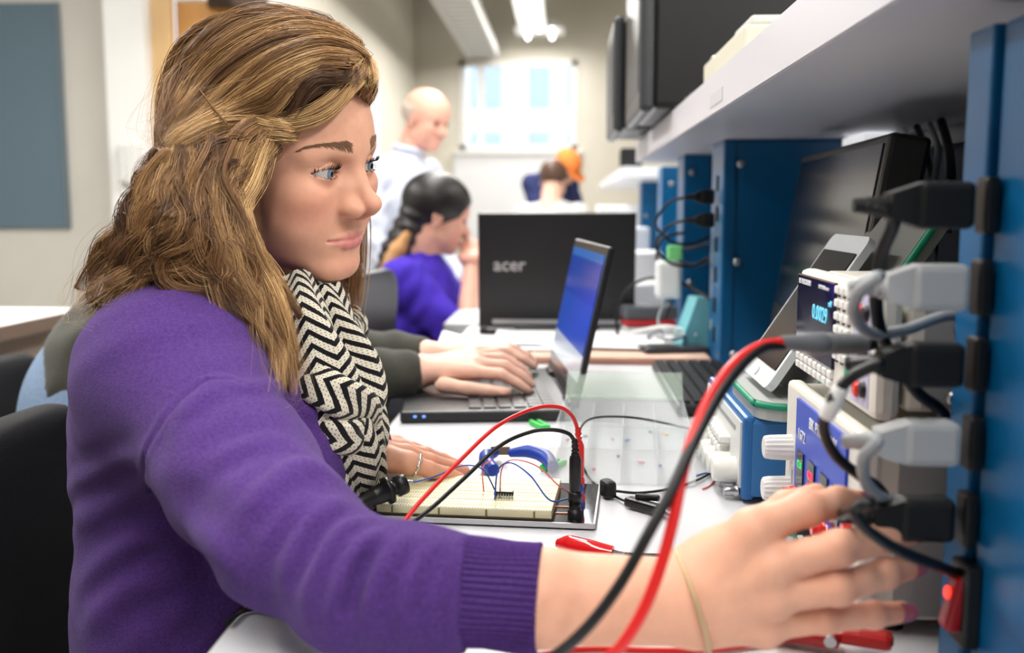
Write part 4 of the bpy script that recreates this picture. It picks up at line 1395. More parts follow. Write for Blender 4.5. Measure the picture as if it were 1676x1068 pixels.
# ------------------------------------------------------------------ the seated woman: head (millimetres, x forward, y her left, z up)
def head_sdf(p):
    y0 = p[:, 1]
    q = p.copy()
    q[:, 1] = np.abs(y0)
    d = d_ell(q, (-7, 0, 36), (95, 74, 82))                       # cranium
    d = smin(d, d_ell(q, (34, 0, 20), (54, 58, 62)), 24)          # forehead
    d = smin(d, d_ell(q, (34, 0, -38), (47, 55, 64)), 22)         # face mass
    d = smin(d, d_ell(q, (42, 34, -42), (31, 27, 36)), 18)        # cheek
    d = smin(d, d_cone(q, (0, 46, -58), (59, 15, -93), 15, 14), 20)   # jaw
    d = smin(d, d_ell(q, (64.5, 0, -93.5), (14, 18, 14)), 16)         # chin
    d = smin(d, d_ell(q, (58, 42, -20), (18, 15, 14)), 18)        # cheekbone
    d = smin(d, d_cone(q, (81, 10, 17), (66, 44, 18), 8, 7), 14)  # brow
    d = smax(d, -d_ell(q, (90, 31, 0), (13, 18, 11.5)), 12)        # socket
    # eyelids around the eyeball, cut by the almond of the eye
    lid = d_sph(q, (69.5, 31, 0), 13.4)
    d = smin(d, lid, 5)
    yy, zz = q[:, 1] - 31, q[:, 2] - 0.06 * (q[:, 1] - 31)
    up = np.sqrt(yy ** 2 + (zz + 21.8) ** 2) - 26.4
    dn = np.sqrt(yy ** 2 + (zz - 26.0) ** 2) - 30.4
    alm = np.maximum(np.maximum(up, dn), 64 - q[:, 0])
    d = smax(d, -alm, 1.2)
    # crease over the lid
    cr = d_chain(q, [(77, 19, 6), (82, 26, 9.6), (81, 33, 10), (75, 43, 5)], [0.3, 0.5, 0.5, 0.3])
    d = smax(d, -cr, 2.0)
    # nose
    n = d_chain(q, [(84, 0, 6), (91, 0, -9), (103, 0, -27)], [6.4, 5.8, 7.0], 8)
    n = smin(n, d_ell(q, (104.8, 0, -30.0), (9.2, 8.8, 8.4)), 6)
    n = smin(n, d_ell(q, (94, 11.5, -35), (9, 6, 7)), 5)
    n = smin(n, d_cone(q, (84, 9, -18), (87, 14, -33), 9, 7), 10)
    n = smin(n, d_cone(q, (103, 0, -36.5), (90, 0, -44.5), 4.5, 4), 5)
    d = smin(d, n, 9)
    d = smax(d, -d_ell(q, (99.5, 6.8, -42.3), (5.6, 2.7, 3.8)), 2.5)
    # lips
    mz = d_ell(q, (57, 0, -66), (24, 34, 22))
    d = smin(d, mz, 10)
    d = smin(d, lip_up(q), 4)
    d = smin(d, lip_dn(q), 4)
    ln = d_chain(q, [(85.5, 0, -66.2), (84.5, 9, -65.8), (79.5, 19, -65.4), (74.0, 28, -65.0)], [0.9, 0.9, 1.0, 1.3])
    d = smax(d, -ln, 2.2)
    ph = d_cone(q, (91, 0, -48), (90.5, 0, -58), 1.2, 1.5)
    d = smax(d, -ph, 4)
    # ear
    e = d_ell(q, (-12, 73, -12), (17, 6, 30))
    e = smax(e, -d_ell(q, (-9, 80, -10), (10, 6, 20)), 4)
    d = smin(d, e, 4)
    # neck
    d = smin(d, d_chain(q, [(-22, 0, -45), (-40, 0, -120), (-62, 0, -190)], [53, 50, 60]), 22)
    return d


def lip_up(q):
    return d_chain(q, [(81.8, 0, -63.6), (80.8, 6, -62.9), (76.5, 17, -63.4), (72.5, 26, -64.6)], [3.4, 3.4, 2.8, 1.4], 2)


def lip_dn(q):
    return d_chain(q, [(80.6, 0, -70.6), (79.2, 9, -70.2), (75, 18, -68), (72, 26, -65.6)], [4.8, 4.5, 3.4, 1.4], 2)


HEAD_O = np.array([-0.272, 0.965, 1.0855])
HEAD_R = np.array((Matrix.Rotation(R_(-24), 3, 'Z') @ Matrix.Rotation(R_(7), 3, 'Y') @ Matrix.Rotation(R_(9), 3, 'X')))
HEAD_S = 0.00100


def h2w(p):
    return np.asarray(p, float) * HEAD_S @ HEAD_R.T + HEAD_O


def w2h(p):
    return ((p - HEAD_O.astype(p.dtype)) @ HEAD_R.astype(p.dtype)) / p.dtype.type(HEAD_S)


SKIN = np.array(lin(232, 176, 148))


def skin_paint(q):
    """pigment of the head: lips, flushed cheeks, darker lids"""
    q = q.copy().astype(np.float32)
    q[:, 1] = np.abs(q[:, 1])
    c = np.tile(SKIN, (len(q), 1))

    def blend(c, w, col):
        return c * (1 - w[:, None]) + np.array(col) * w[:, None]
    g = lambda ctr, r: np.exp(-(((q - np.array(ctr)) / np.array(r)) ** 2).sum(1))
    c = blend(c, 0.30 * g((66, 46, -32), (26, 20, 18)), lin(226, 120, 110))
    c = blend(c, 0.30 * g((104, 0, -33), (14, 16, 12)), lin(226, 130, 118))
    c = blend(c, 0.30 * g((78, 0, -95), (16, 20, 12)), lin(226, 150, 130))
    li = np.minimum(lip_up(q), lip_dn(q))
    w = np.clip((1.6 - li) / 1.6, 0, 1) * (q[:, 0] > 60)
    c = blend(c, 0.85 * w, lin(208, 122, 124))
    e = np.abs(np.linalg.norm((q - np.array([69.5, 31, 0]))[:, 1:], axis=1) - 11)
    c = blend(c, 0.12 * np.exp(-(e / 4) ** 2) * (q[:, 0] > 70), lin(196, 120, 100))
    return c


def build_head_mesh():
    V, F = sdf_mesh(head_sdf, (-120, -95, -195), (130, 95, 125), 1.35, 4)
    c = skin_paint(V)
    return h2w(V), F, c


M_skin = attr_mat('skin', 0.48, 0.35, sss=0.18, bump=0.06, bscale=900, noise=0.03, nscale=160)
M_brow = mat('brow_hair', lin(140, 106, 80), 0.6)
M_lash = mat('lash_hair', lin(30, 22, 20), 0.5)


def strands(name, P, rad, m, parent=None, col=None, nside=3):
    """P: (strand, point, 3) array; tapered three-sided hairs in one mesh"""
    P = np.asarray(P, float)
    n, k, _ = P.shape
    T = np.gradient(P, axis=1)
    T /= np.linalg.norm(T, axis=2, keepdims=True) + 1e-12
    ref = np.array([0.31, 0.57, 0.76])
    U = np.cross(T, ref)
    U /= np.linalg.norm(U, axis=2, keepdims=True) + 1e-12
    B = np.cross(T, U)
    t = np.linspace(0, 1, k)
    taper = np.clip(np.minimum(1.0, (1.02 - t) / 0.25), 0.15, 1)[None, :, None]
    r = np.broadcast_to(np.asarray(rad, float).reshape(-1, 1, 1), (n, 1, 1)) * taper
    V = np.stack([P + r * (math.cos(w) * U + math.sin(w) * B) for w in np.arange(nside) * 2 * math.pi / nside], 2)   # n,k,s,3
    idx = np.arange(n * k * nside).reshape(n, k, nside)
    a = idx[:, :-1]
    b = idx[:, 1:]
    F = np.stack([a, np.roll(a, -1, 2), np.roll(b, -1, 2), b], -1).reshape(-1, 4)
    cc = None
    if col is not None:
        cc = np.repeat(np.asarray(col).reshape(n, -1, 3), nside * (k if np.asarray(col).ndim == 2 else 1), 1).reshape(-1, 3)
    return np_mesh(name, V.reshape(-1, 3), F, m, parent, cc)


def project_head(q, f=head_sdf, lift=0.0):
    """push head-space points onto the skin"""
    q = np.array(q, np.float32)
    for _ in range(12):
        d = f(q) - lift
        e = 0.4
        g = np.stack([f(q + np.eye(3, dtype=np.float32)[i] * e) - f(q - np.eye(3, dtype=np.float32)[i] * e) for i in range(3)], 1) / (2 * e)
        q = q - g * d[:, None] * 0.9
    return q


def build_eyes(parent):
    for s in (-1, 1):
        ctr = np.array([69.5, 31.0 * s, 0.0])
        gz = np.array([1.0, 0.10, -0.05])
        gz /= np.linalg.norm(gz)
        a = np.cross(gz, (0, 0, 1.0))
        a /= np.linalg.norm(a)
        b = np.cross(a, gz)
        V, F, K = [], [], []
        ang = list(np.linspace(0, 34, 24)) + list(np.linspace(38, 180, 20))
        n = 40
        rng = np.random.RandomState(3)
        for w in ang:
            for k in range(n):
                ph = 2 * math.pi * k / n
                rr = 12.4 + (0.7 * max(0, 1 - (w / 26) ** 2))
                V.append(ctr + rr * (gz * math.cos(R_(w)) + (a * math.cos(ph) + b * math.sin(ph)) * math.sin(R_(w))))
                if w < 10.5:
                    c = (0.004, 0.004, 0.006)
                elif w < 26:
                    c = np.array(lin(118, 140, 162)) * (0.75 + 0.5 * rng.rand()) * (0.55 if w > 23.5 else 1)
                elif w < 28:
                    c = (0.25, 0.26, 0.28)
                else:
                    c = lin(206, 198, 194)
                K.append(c)
        for i in range(len(ang) - 1):
            for k in range(n):
                F.append((i * n + k, (i + 1) * n + k, (i + 1) * n + (k + 1) % n, i * n + (k + 1) % n))
        o = np_mesh('eye', h2w(np.array(V)), F, attr_mat('eye_ball', 0.06, 0.6), parent, np.array(K))
        tag(o, 'blue-grey eye')


def build_brows(parent):
    rng = np.random.RandomState(5)
    for s in (-1, 1):
        P = []
        path = np.array(spline([(86, 11, 22.2), (84, 20, 24.0), (80, 31, 25.2), (73, 42, 24.8), (64, 50, 21.5)], 20))
        for i in range(330):
            t = rng.rand() ** 1.25
            c = path[int(t * (len(path) - 1))]
            wid = 3.6 * (1 - 0.6 * t)
            z = rng.uniform(-wid, wid)
            root = c + np.array([0, 0, z])
            L = rng.uniform(6, 9.5) * (1 - 0.3 * t)
            tan = path[min(int(t * (len(path) - 1)) + 3, len(path) - 1)] - c
            tan = tan / (np.linalg.norm(tan) + 1e-6) if np.linalg.norm(tan) > 0 else np.array([-0.6, 0.6, -0.4])
            dirv = tan * 0.9 + np.array([0, 0, 0.55 * (1 - t) - z / wid * 0.35]) + rng.normal(0, 0.08, 3)
            P.append([root + dirv * L * u for u in np.linspace(0, 1, 5)])
        P = np.array(P)
        sh = P.shape
        q = project_head(P.reshape(-1, 3)).reshape(sh)
        q = q + np.array([0.5, 0.2, 0.1]) * np.linspace(0.2, 1.2, 5)[None, :, None]
        q[:, :, 1] *= s
        strands('eyebrow', h2w(q.reshape(-1, 3)).reshape(sh), 0.00013, M_brow, parent)
        # lashes along the rim of the upper and lower lid
        P = []
        for up, cnt in ((1, 95), (0, 45)):
            for i in range(cnt):
                yy = rng.uniform(-14.2, 14.4)
                if up:
                    z = -21.8 + math.sqrt(26.4 ** 2 - yy ** 2) + 0.06 * yy
                else:
                    z = 26.0 - math.sqrt(30.4 ** 2 - yy ** 2) + 0.06 * yy
                x = 69.5 + math.sqrt(max(13.9 ** 2 - min(abs(yy), 13.0) ** 2 - z ** 2, 1.0))
                r = np.array([x, 31 + yy, z])
                out = np.array([math.cos(yy / 15), math.sin(yy / 15) * 0.9, 0])
                L = (7.5 if up else 3.5) * rng.uniform(0.7, 1.1)
                out = out + rng.normal(0, 0.1, 3)
                P.append([r + out * L * u * (1 - 0.25 * u) + np.array([0, 0, (0.9 if up else -0.6) * L * u * u * (0.85 if up else 0.5) - (0.25 * L * u * (1 - u) if up else 0)]) for u in np.linspace(0, 1, 6)])
        P = np.array(P)
        P[:, :, 1] *= s
        strands('eyelashes', h2w(P.reshape(-1, 3)).reshape(P.shape), 0.00015, M_lash, parent)
# ------------------------------------------------------------------ other people
def person(label, head_o, rot, J, skin, shirt, legs, hair, h=.007, sleeve=.75, name='person', scale=1.0, fingers=None, collar=None, hem=None, waist=.13):
    """J: joints in metres; one body mesh with clothes and hair as children"""
    Rm = np.array(Matrix.Rotation(R_(rot[0]), 3, 'Z') @ Matrix.Rotation(R_(rot[1]), 3, 'Y') @ Matrix.Rotation(R_(rot[2]), 3, 'X'))
    ho = np.array(head_o, float)
    toh = lambda p: ((p - ho.astype(p.dtype)) @ Rm.astype(p.dtype)) * 1000 / p.dtype.type(scale)
    A = {k: np.array(v, float) for k, v in J.items()}
    nb = A['neck']

    def torso(p, g=0.0):
        d = d_ell(p, (A['hip_r'] + A['hip_l']) / 2 + np.array([0, 0, .08]), (.14 + g, .17 + g, .17 + g))
        ch = (A['sh_r'] + A['sh_l']) / 2 + np.array([0, 0, -.10])
        d = smin(d, d_ell(p, ch, (.125 + g, .17 + g, .17 + g)), .08)
        d = smin(d, d_cone(p, ch, (A['hip_r'] + A['hip_l']) / 2, .13 + g, .13 + g), .06)
        d = smin(d, d_cone(p, A['sh_r'], A['sh_l'], .062 + g, .062 + g), .05)
        d = smin(d, d_cone(p, nb, (A['sh_r'] + A['sh_l']) / 2, .052 + g, .08 + g), .05)
        return d

    def arm(p, s, g=0.0, cut=1.0):
        a, b, c = A['sh_' + s], A['el_' + s], A['wr_' + s]
        if cut <= .5:
            return d_cone(p, a, a + (b - a) * cut * 2, .055 + g, .045 + g)
        return smin(d_cone(p, a, b, .054 + g, .042 + g), d_cone(p, b, b + (c - b) * (cut - .5) * 2, .042 + g, .030 + g), .02)

    def legs_f(p, g=0.0, foot=True):
        d = None
        for s in 'rl':
            e = d_chain(p, [A['hip_' + s], A['kn_' + s], A['an_' + s]], [.088 + g, .062 + g, .045 + g], .02)
            d = e if d is None else smin(d, e, .03)
        return d

    def hand(p, s):
        w, b = A['wr_' + s], A['wr_' + s] - A['el_' + s]
        if fingers and s in fingers:
            d = None
            for pts, rs in fingers[s]:
                e = d_chain(p, pts, rs, .003)
                d = e if d is None else np.minimum(d, e)
            pal = None
            for pts, rs in fingers[s][:4]:
                e = d_cone(p, w + (np.array(pts[0]) - w) * .15, pts[0], .018, .0125)
                pal = e if pal is None else smin(pal, e, .01)
            return smin(smin(pal, d, .007), d_cone(p, w - b * .2, w, .027, .025), .02)
        u = b / np.linalg.norm(b)
        sd = np.cross(u, (0, 0, 1.0))
        sd /= np.linalg.norm(sd) + 1e-6
        d = d_ell(p, w + u * .05, (.045, .040, .024))
        for k in range(4):
            r0 = w + u * .075 + sd * (k - 1.5) * .019
            d = smin(d, d_chain(p, [r0, r0 + u * .04 - np.array([0, 0, .006]), r0 + u * .068 - np.array([0, 0, .02])], [.010, .0088, .0072]), .004)
        th = w + u * .03 + sd * .035
        return smin(d, d_chain(p, [th, th + u * .03 + sd * .018, th + u * .055 + sd * .02], [.012, .0105, .009]), .008)

    def body(p):
        d = head_sdf(toh(p)) * .001 * scale
        d = smin(d, d_cone(p, ho + Rm @ np.array([-.03, 0, -.09]) * scale, nb, .050, .055), .03)
        d = smin(d, torso(p, -.012), .02)
        for s in 'rl':
            d = smin(d, arm(p, s, -.006), .02)
            d = smin(d, hand(p, s), .012)
        return smin(d, legs_f(p, -.01), .03)
    P = np.array(list(A.values()) + [ho])
    if fingers:
        P = np.concatenate([P] + [np.array(pts) for s in fingers for pts, rs in fingers[s]])
    lo, hi = P.min(0) - .24, P.max(0) + .24
    lo[2] = 0.0
    V, F = sdf_mesh(body, lo, hi, h, 5, 1.4)
    c = np.tile(np.array(skin), (len(V), 1))
    hq = toh(V.astype(np.float32))
    li = np.minimum(lip_up(np.abs(hq) * np.array([1, 1, -1], np.float32) * np.array([1, 1, 1], np.float32)), 99)
    hd = np.array([69.5, 31, 0])
    o = np_mesh(name, V, F, M_skin, None, c)
    tag(o, label, 'person')
    for s in (-1, 1):
        MB().ball(ho + Rm @ (np.array([70.5, 31 * s, 0]) * .001 * scale), .0125 * scale).build('eye', mat('far_eye', lin(70, 60, 56), .1), o)

    def shirt_f(p):
        d = torso(p, .004)
        for s in 'rl':
            d = smin(d, arm(p, s, .008, sleeve), .03)
        d = d - .004 * np.sin(p[:, 2] * 70 + 4 * np.sin(p[:, 0] * 23)) * np.sin(p[:, 1] * 37 + p[:, 0] * 31)
        d = smax(d, -(d_sph(p, nb + np.array([0, 0, .045]), .055)), .01)
        if hem is not None:
            return np.maximum(d, hem(p))
        return np.maximum(d, ((A['hip_r'] + A['hip_l']) / 2)[2] - .06 - p[:, 2])
    V, F = sdf_mesh(shirt_f, lo, hi, h, 5, 1.5)
    so = np_mesh('shirt', V, F, shirt, o)

    def tr(p):
        d = smin(legs_f(p, .008), d_ell(p, (A['hip_r'] + A['hip_l']) / 2 + np.array([0, 0, waist - .13]), (.155, .185, waist)), .04)
        return d
    V, F = sdf_mesh(tr, lo, hi, max(h, .009), 5, 1.4)
    np_mesh('trousers', V, F, legs, o)
    for s in 'rl':
        a = A['an_' + s]
        fwd = A['kn_' + s] - A['hip_' + s]
        an = math.atan2(fwd[1], fwd[0]) if abs(fwd[0]) + abs(fwd[1]) > .1 else R_(rot[0])
        MB().rbox((a[0] + .06 * math.cos(an), a[1] + .06 * math.sin(an), .045), (.26, .095, .088), .03, Matrix.Rotation(an, 3, 'Z')).build('shoe', M_blackr, o)
    if collar is not None:
        m = MB()
        pts = [nb + np.array([.062 * math.cos(w), .066 * math.sin(w), .022 - .014 * math.cos(w)]) for w in np.linspace(0, 6.28, 14)[:-1]]
        m.tube(pts, .012, 8, 4, closed=True, flat=(.7, 1.3))
        m.build('collar', collar, so)
    if hair:
        f, hm, hh, lab = hair
        V, F = sdf_mesh(lambda p: f(toh(p), p), ho - .35, ho + .22, hh, 5, 1.4)
        ha = np_mesh('hair', V, F, hm, o)
        tag(ha, lab)
    return o, toh, Rm, ho


M_olive = mat('olive_fleece', lin(50, 50, 40), .95, noise=.15, nscale=200, bump=.4, bscale=500, sheen=.2)
M_ltjean = mat('light_denim', lin(116, 138, 166), .85, noise=.12, nscale=200, bump=.2, bscale=600)
M_purp = mat('violet_tee', lin(58, 30, 168), .85, noise=.06, nscale=60)
M_pale = mat('pale_blue_shirt', lin(206, 212, 228), .85, noise=.05, nscale=80)
M_dkt = mat('dark_trousers', lin(40, 42, 50), .9)
M_khaki = mat('khaki_cloth', lin(150, 136, 110), .9)
M_hdark = mat('black_brown_hair', lin(24, 19, 20), .42, noise=.3, nscale=60, stretch=(1, 1, .1), bump=.5, bscale=120)
M_hbrown = mat('brown_hair', lin(84, 60, 48), .5, noise=.3, nscale=60, bump=.5, bscale=120)
M_hgrey = mat('grey_hair', lin(190, 172, 160), .7, noise=.2, nscale=90)
SK2 = lin(232, 186, 164)
SK3 = lin(214, 160, 140)

# --- the person in olive, beside the woman, typing
G3 = lambda px, py, Y: np.array(at(px, py, Y=Y))
wr = G3(672, 610, 1.47)
wl = G3(690, 585, 1.62)
fr = {'r': [([G3(772, 608, 1.45), G3(820, 612, 1.44), G3(848, 628, 1.44), G3(866, 640, 1.44)], [.0105, .0092, .0082, .0070]),
            ([G3(778, 596, 1.47), G3(825, 598, 1.47), G3(856, 616, 1.47), G3(872, 630, 1.47)], [.0110, .0095, .0085, .0072]),
            ([G3(776, 586, 1.49), G3(822, 586, 1.50), G3(852, 602, 1.50), G3(868, 618, 1.50)], [.0105, .0092, .0082, .0070]),
            ([G3(770, 580, 1.51), G3(810, 577, 1.53), G3(838, 590, 1.54), G3(852, 602, 1.54)], [.0095, .0080, .0070, .0060]),
            ([G3(725, 630, 1.43), G3(765, 636, 1.42), G3(800, 640, 1.42), G3(830, 642, 1.42)], [.0125, .0110, .0098, .0080])],
      'l': [([G3(786, 576, 1.62), G3(830, 574, 1.62), G3(858, 588, 1.61), G3(874, 600, 1.61)], [.0105, .0092, .0082, .0070]),
            ([G3(788, 572, 1.64), G3(832, 568, 1.64), G3(862, 582, 1.64), G3(878, 596, 1.64)], [.0110, .0095, .0085, .0072]),
            ([G3(784, 568, 1.66), G3(824, 564, 1.66), G3(850, 576, 1.66), G3(866, 588, 1.66)], [.0105, .0092, .0082, .0070]),
            ([G3(778, 566, 1.68), G3(812, 562, 1.68), G3(834, 572, 1.68), G3(848, 582, 1.68)], [.0095, .0080, .0070, .0060]),
            ([G3(745, 588, 1.60), G3(782, 594, 1.59), G3(812, 600, 1.59), G3(836, 604, 1.59)], [.0125, .0110, .0098, .0080])]}
hair_olive = (lambda q, p: np.maximum(smax(d_ell(q, (-10, 0, 40), (108, 86, 90)), -d_ell(q, (110, 0, -20), (70, 95, 82)), 6), -q[:, 2] - 70) * .001, M_hbrown, .006, 'short brown hair')
person('person in an olive sweater sitting behind the woman and typing on the laptop', (-.43, 1.50, 1.09), (0, 14, 0),
       dict(neck=(-.51, 1.50, .975), sh_r=(-.515, 1.34, .905), sh_l=(-.515, 1.68, .905), el_r=(-.39, 1.36, .79), el_l=(-.39, 1.70, .79), wr_r=wr, wr_l=wl,
            hip_r=(-.68, 1.40, .66), hip_l=(-.68, 1.62, .66), kn_r=(-.34, 1.42, .58), kn_l=(-.34, 1.62, .58), an_r=(-.34, 1.42, .09), an_l=(-.34, 1.62, .09)),
       SK2, M_olive, M_ltjean, hair_olive, .0065, .96, fingers=fr, hem=lambda p: (-.72 - p[:, 0]) * .9 + (.76 - p[:, 2]) * .43, waist=.18)

# --- the seated student in violet
def hair_violet(q, p):
    d = np.maximum(smax(d_ell(q, (-12, 0, 40), (108, 86, 88)), -d_ell(q, (112, 0, -22), (72, 95, 84)), 6), -q[:, 2] - 60) * .001
    b = d_chain(p, [vh + np.array([-.07, -.03, -.02]), vh + np.array([-.12, -.07, -.11]), vh + np.array([-.15, -.085, -.20]), vh + np.array([-.165, -.10, -.33]), vh + np.array([-.15, -.11, -.42])], [.05, .042, .034, .026, .010], .01)
    b = b + .004 * np.sin(p[:, 2] * 160 + p[:, 0] * 60)
    return smin(d, b, .03)


vh = np.array(at(716, 352, Y=3.0))
vo, _, _, _ = person('student in a violet t-shirt sitting at the second bench, dark braid down the back', tuple(vh), (18, 14, 0),
       dict(neck=vh + np.array([-.055, 0, -.135]), sh_r=vh + np.array([-.08, -.155, -.19]), sh_l=vh + np.array([-.05, .165, -.19]),
            el_r=vh + np.array([.10, -.19, -.36]), el_l=vh + np.array([.10, .17, -.36]), wr_r=vh + np.array([.105, -.05, -.17]), wr_l=vh + np.array([.17, .10, -.32]),
            hip_r=vh + np.array([-.17, -.11, -.58]), hip_l=vh + np.array([-.17, .11, -.58]), kn_r=vh + np.array([.24, -.12, -.58]), kn_l=vh + np.array([.24, .12, -.58]),
            an_r=(vh + np.array([.22, -.12, 0])) * np.array([1, 1, 0]) + np.array([0, 0, .09]), an_l=(vh + np.array([.22, .12, 0])) * np.array([1, 1, 0]) + np.array([0, 0, .09])),
       SK3, M_purp, M_dkt, (hair_violet, M_hdark, .006, 'dark hair in a loose braid'), .008, .42, scale=1.0)
m = MB()
e0 = np.array(at(668, 380, Y=2.92))
m.tube([e0, np.array(at(650, 410, Y=2.9)), np.array(at(634, 445, Y=2.88)), np.array(at(622, 480, Y=2.88))], .03, 10, 6, rs=[.012, .028, .024, .008])
tag(m.build('hair_tips', mat('light_brown_hair', lin(176, 128, 78), .5, noise=.25, nscale=80), vo), 'light brown hair ends')

# --- the bald man standing
mh = np.array(at(697, 196, Y=4.2))
mo_, toh_, Rm_, ho_ = person('bald man in a pale blue shirt standing and looking down at the students', tuple(mh), (-30, 16, 0),
       dict(neck=mh + np.array([-.075, .02, -.14]), sh_r=mh + np.array([-.19, -.12, -.22]), sh_l=mh + np.array([-.02, .17, -.22]),
            el_r=mh + np.array([-.20, -.16, -.50]), el_l=mh + np.array([.02, .20, -.50]), wr_r=mh + np.array([-.06, -.20, -.70]), wr_l=mh + np.array([.12, .10, -.68]),
            hip_r=mh + np.array([-.19, -.06, -.72]), hip_l=mh + np.array([-.10, .12, -.72]), kn_r=mh + np.array([-.17, -.06, -1.08]), kn_l=mh + np.array([-.09, .12, -1.08]),
            an_r=np.array([mh[0] - .18, mh[1] - .06, .09]), an_l=np.array([mh[0] - .10, mh[1] + .12, .09])),
       lin(228, 170, 150), M_pale, M_khaki, (lambda q, p: np.maximum(np.maximum(d_ell(q, (-12, 0, 30), (99, 79, 84)), q[:, 2] - 46), np.maximum(q[:, 0] + 5, -q[:, 2] - 45)) * .001, M_hgrey, .008, 'short grey fringe of hair'), .009, .95, collar=M_pale, scale=1.08)

# --- two students far back
fh = np.array(at(906, 296, Y=6.0))
person('student in a grey shirt with short brown hair near the back window', tuple(fh), (75, 15, 0),
       dict(neck=fh + np.array([0, -.05, -.14]), sh_r=fh + np.array([.15, -.06, -.20]), sh_l=fh + np.array([-.17, -.06, -.20]),
            el_r=fh + np.array([.19, .05, -.44]), el_l=fh + np.array([-.20, .05, -.44]), wr_r=fh + np.array([.12, .26, -.44]), wr_l=fh + np.array([-.12, .26, -.44]),
            hip_r=fh + np.array([.10, -.10, -.62]), hip_l=fh + np.array([-.10, -.10, -.62]), kn_r=fh + np.array([.10, .28, -.62]), kn_l=fh + np.array([-.10, .28, -.62]),
            an_r=np.array([fh[0] + .10, fh[1] + .26, .09]), an_l=np.array([fh[0] - .10, fh[1] + .26, .09])),
       SK2, mat('light_grey_cloth', lin(196, 196, 194), .9), M_dkt, (lambda q, p: np.maximum(smax(d_ell(q, (-10, 0, 40), (106, 84, 86)), -d_ell(q, (112, 0, -20), (70, 95, 82)), 6), -q[:, 2] - 50) * .001, M_hbrown, .010, 'short brown hair'), .011, .9)
ch = np.array(at(925, 275, Y=6.6))
co, tohc, Rc_, hoc = person('student in a navy top and orange cap bending forward near the window', tuple(ch), (-42, 48, 0),
       dict(neck=ch + np.array([-.10, .10, -.05]), sh_r=ch + np.array([-.22, .08, -.10]), sh_l=ch + np.array([.02, .24, -.10]),
            el_r=ch + np.array([-.16, -.06, -.36]), el_l=ch + np.array([.12, .16, -.36]), wr_r=ch + np.array([-.02, -.14, -.50]), wr_l=ch + np.array([.14, .0, -.50]),
            hip_r=ch + np.array([-.08, .62, -.44]), hip_l=ch + np.array([.10, .64, -.44]), kn_r=ch + np.array([-.08, .56, -.82]), kn_l=ch + np.array([.10, .58, -.82]),
            an_r=np.array([ch[0] - .08, ch[1] + .62, .09]), an_l=np.array([ch[0] + .10, ch[1] + .64, .09])),
       SK2, mat('navy_cloth', lin(36, 46, 92), .9), M_dkt, None, .011, .6)
M_cap = mat('orange_cap', lin(226, 128, 58), .8)
capf = lambda p: np.maximum(d_ell(tohc(p), (-8, 0, 42), (106, 84, 88)), 40 - tohc(p)[:, 2]) * .001
V, F = sdf_mesh(lambda p: np.minimum(capf(p), np.maximum(d_ell(tohc(p), (105, 0, 44), (62, 66, 30)), np.abs(tohc(p)[:, 2] - 44 + .002 * (tohc(p)[:, 0] - 100) ** 2 * .2) - 3) * .001), ch - .22, ch + .22, .007, 4, 1.4)
tag(np_mesh('cap', V, F, M_cap, co), 'orange baseball cap')


# ------------------------------------------------------------------ chairs
M_chair = mat('black_upholstery', lin(20, 21, 24), .8, bump=.2, bscale=400)
M_chairb = mat('blue_black_plastic', lin(40, 48, 58), .4)


def office_chair(label, loc, rz, mback=M_chair, seat_z=.46, back_h=.95):
    t = thing('office_chair', label, 'chair', loc, (0, 0, rz), 'black office chairs')
    f = lambda p: d_ell(p, (0, 0, seat_z - .05), (.25, .24, .05))
    V, F = sdf_mesh(f, (-.3, -.3, .3), (.3, .3, .6), .010, 3)
    np_mesh('seat', V, F, M_chair, t)

    def bk(p):
        x = p[:, 0] + .26 - .35 * (p[:, 1] ** 2) - .06 * (p[:, 2] - back_h)
        q_ = np.stack([x, p[:, 1], p[:, 2] - back_h + .17], 1)
        r = np.maximum(np.abs(q_[:, 1]) - .16, 0) ** 2 + np.maximum(np.abs(q_[:, 2]) - .12, 0) ** 2
        return smax(np.sqrt(r) - .06, np.abs(q_[:, 0]) - .022, .02)
    V, F = sdf_mesh(bk, (-.5, -.35, back_h - .5), (.1, .35, back_h + .1), .009, 4, 1.6)
    np_mesh('backrest', V, F, mback, t)
    MB().tube([(-.18, 0, seat_z - .10), (-.30, 0, seat_z - .06), (-.33, 0, seat_z + .08), (-.30, 0, back_h - .18)], .018, 8, 6, flat=(1, 1.6)).build('back_bracket', M_black, t)
    MB().cyl((0, 0, .10), (0, 0, seat_z - .09), .025).build('column', M_steel, t)
    for k in range(5):
        w = R_(72 * k + 10)
        MB().tube([(0, 0, .11), (.14 * math.cos(w), .14 * math.sin(w), .10), (.27 * math.cos(w), .27 * math.sin(w), .075)], .018, 8, 4, rs=[.024, .018, .013]).build('leg', M_black, t)
        MB().cyl((.27 * math.cos(w) - .012 * math.sin(w), .27 * math.sin(w) + .012 * math.cos(w), .028), (.27 * math.cos(w) + .012 * math.sin(w), .27 * math.sin(w) - .012 * math.cos(w), .028), .028, n=14).build('caster', M_blackr, t)
    return t


office_chair('black chair the woman in the purple sweater sits on', (-.36, .97, 0), 0, M_chair, .44, .80)
office_chair('black chair under the person in the olive sweater', (-.70, 1.51, 0), 0, M_chair, .57, .78)
office_chair('blue-black chair under the student in violet', (vh[0] - .16, vh[1], 0), R_(4), M_chairb, .46, .98)
office_chair('empty blue-black chair pushed in between the olive sleeve and the student in violet', (-.205, 2.22, 0), R_(-6), M_chairb, .44, .885)
# ------------------------------------------------------------------ the seated woman: arms, hands, sweater (metres, world)
def P3(px, py, Y):
    return np.array(at(px, py, Y=Y))


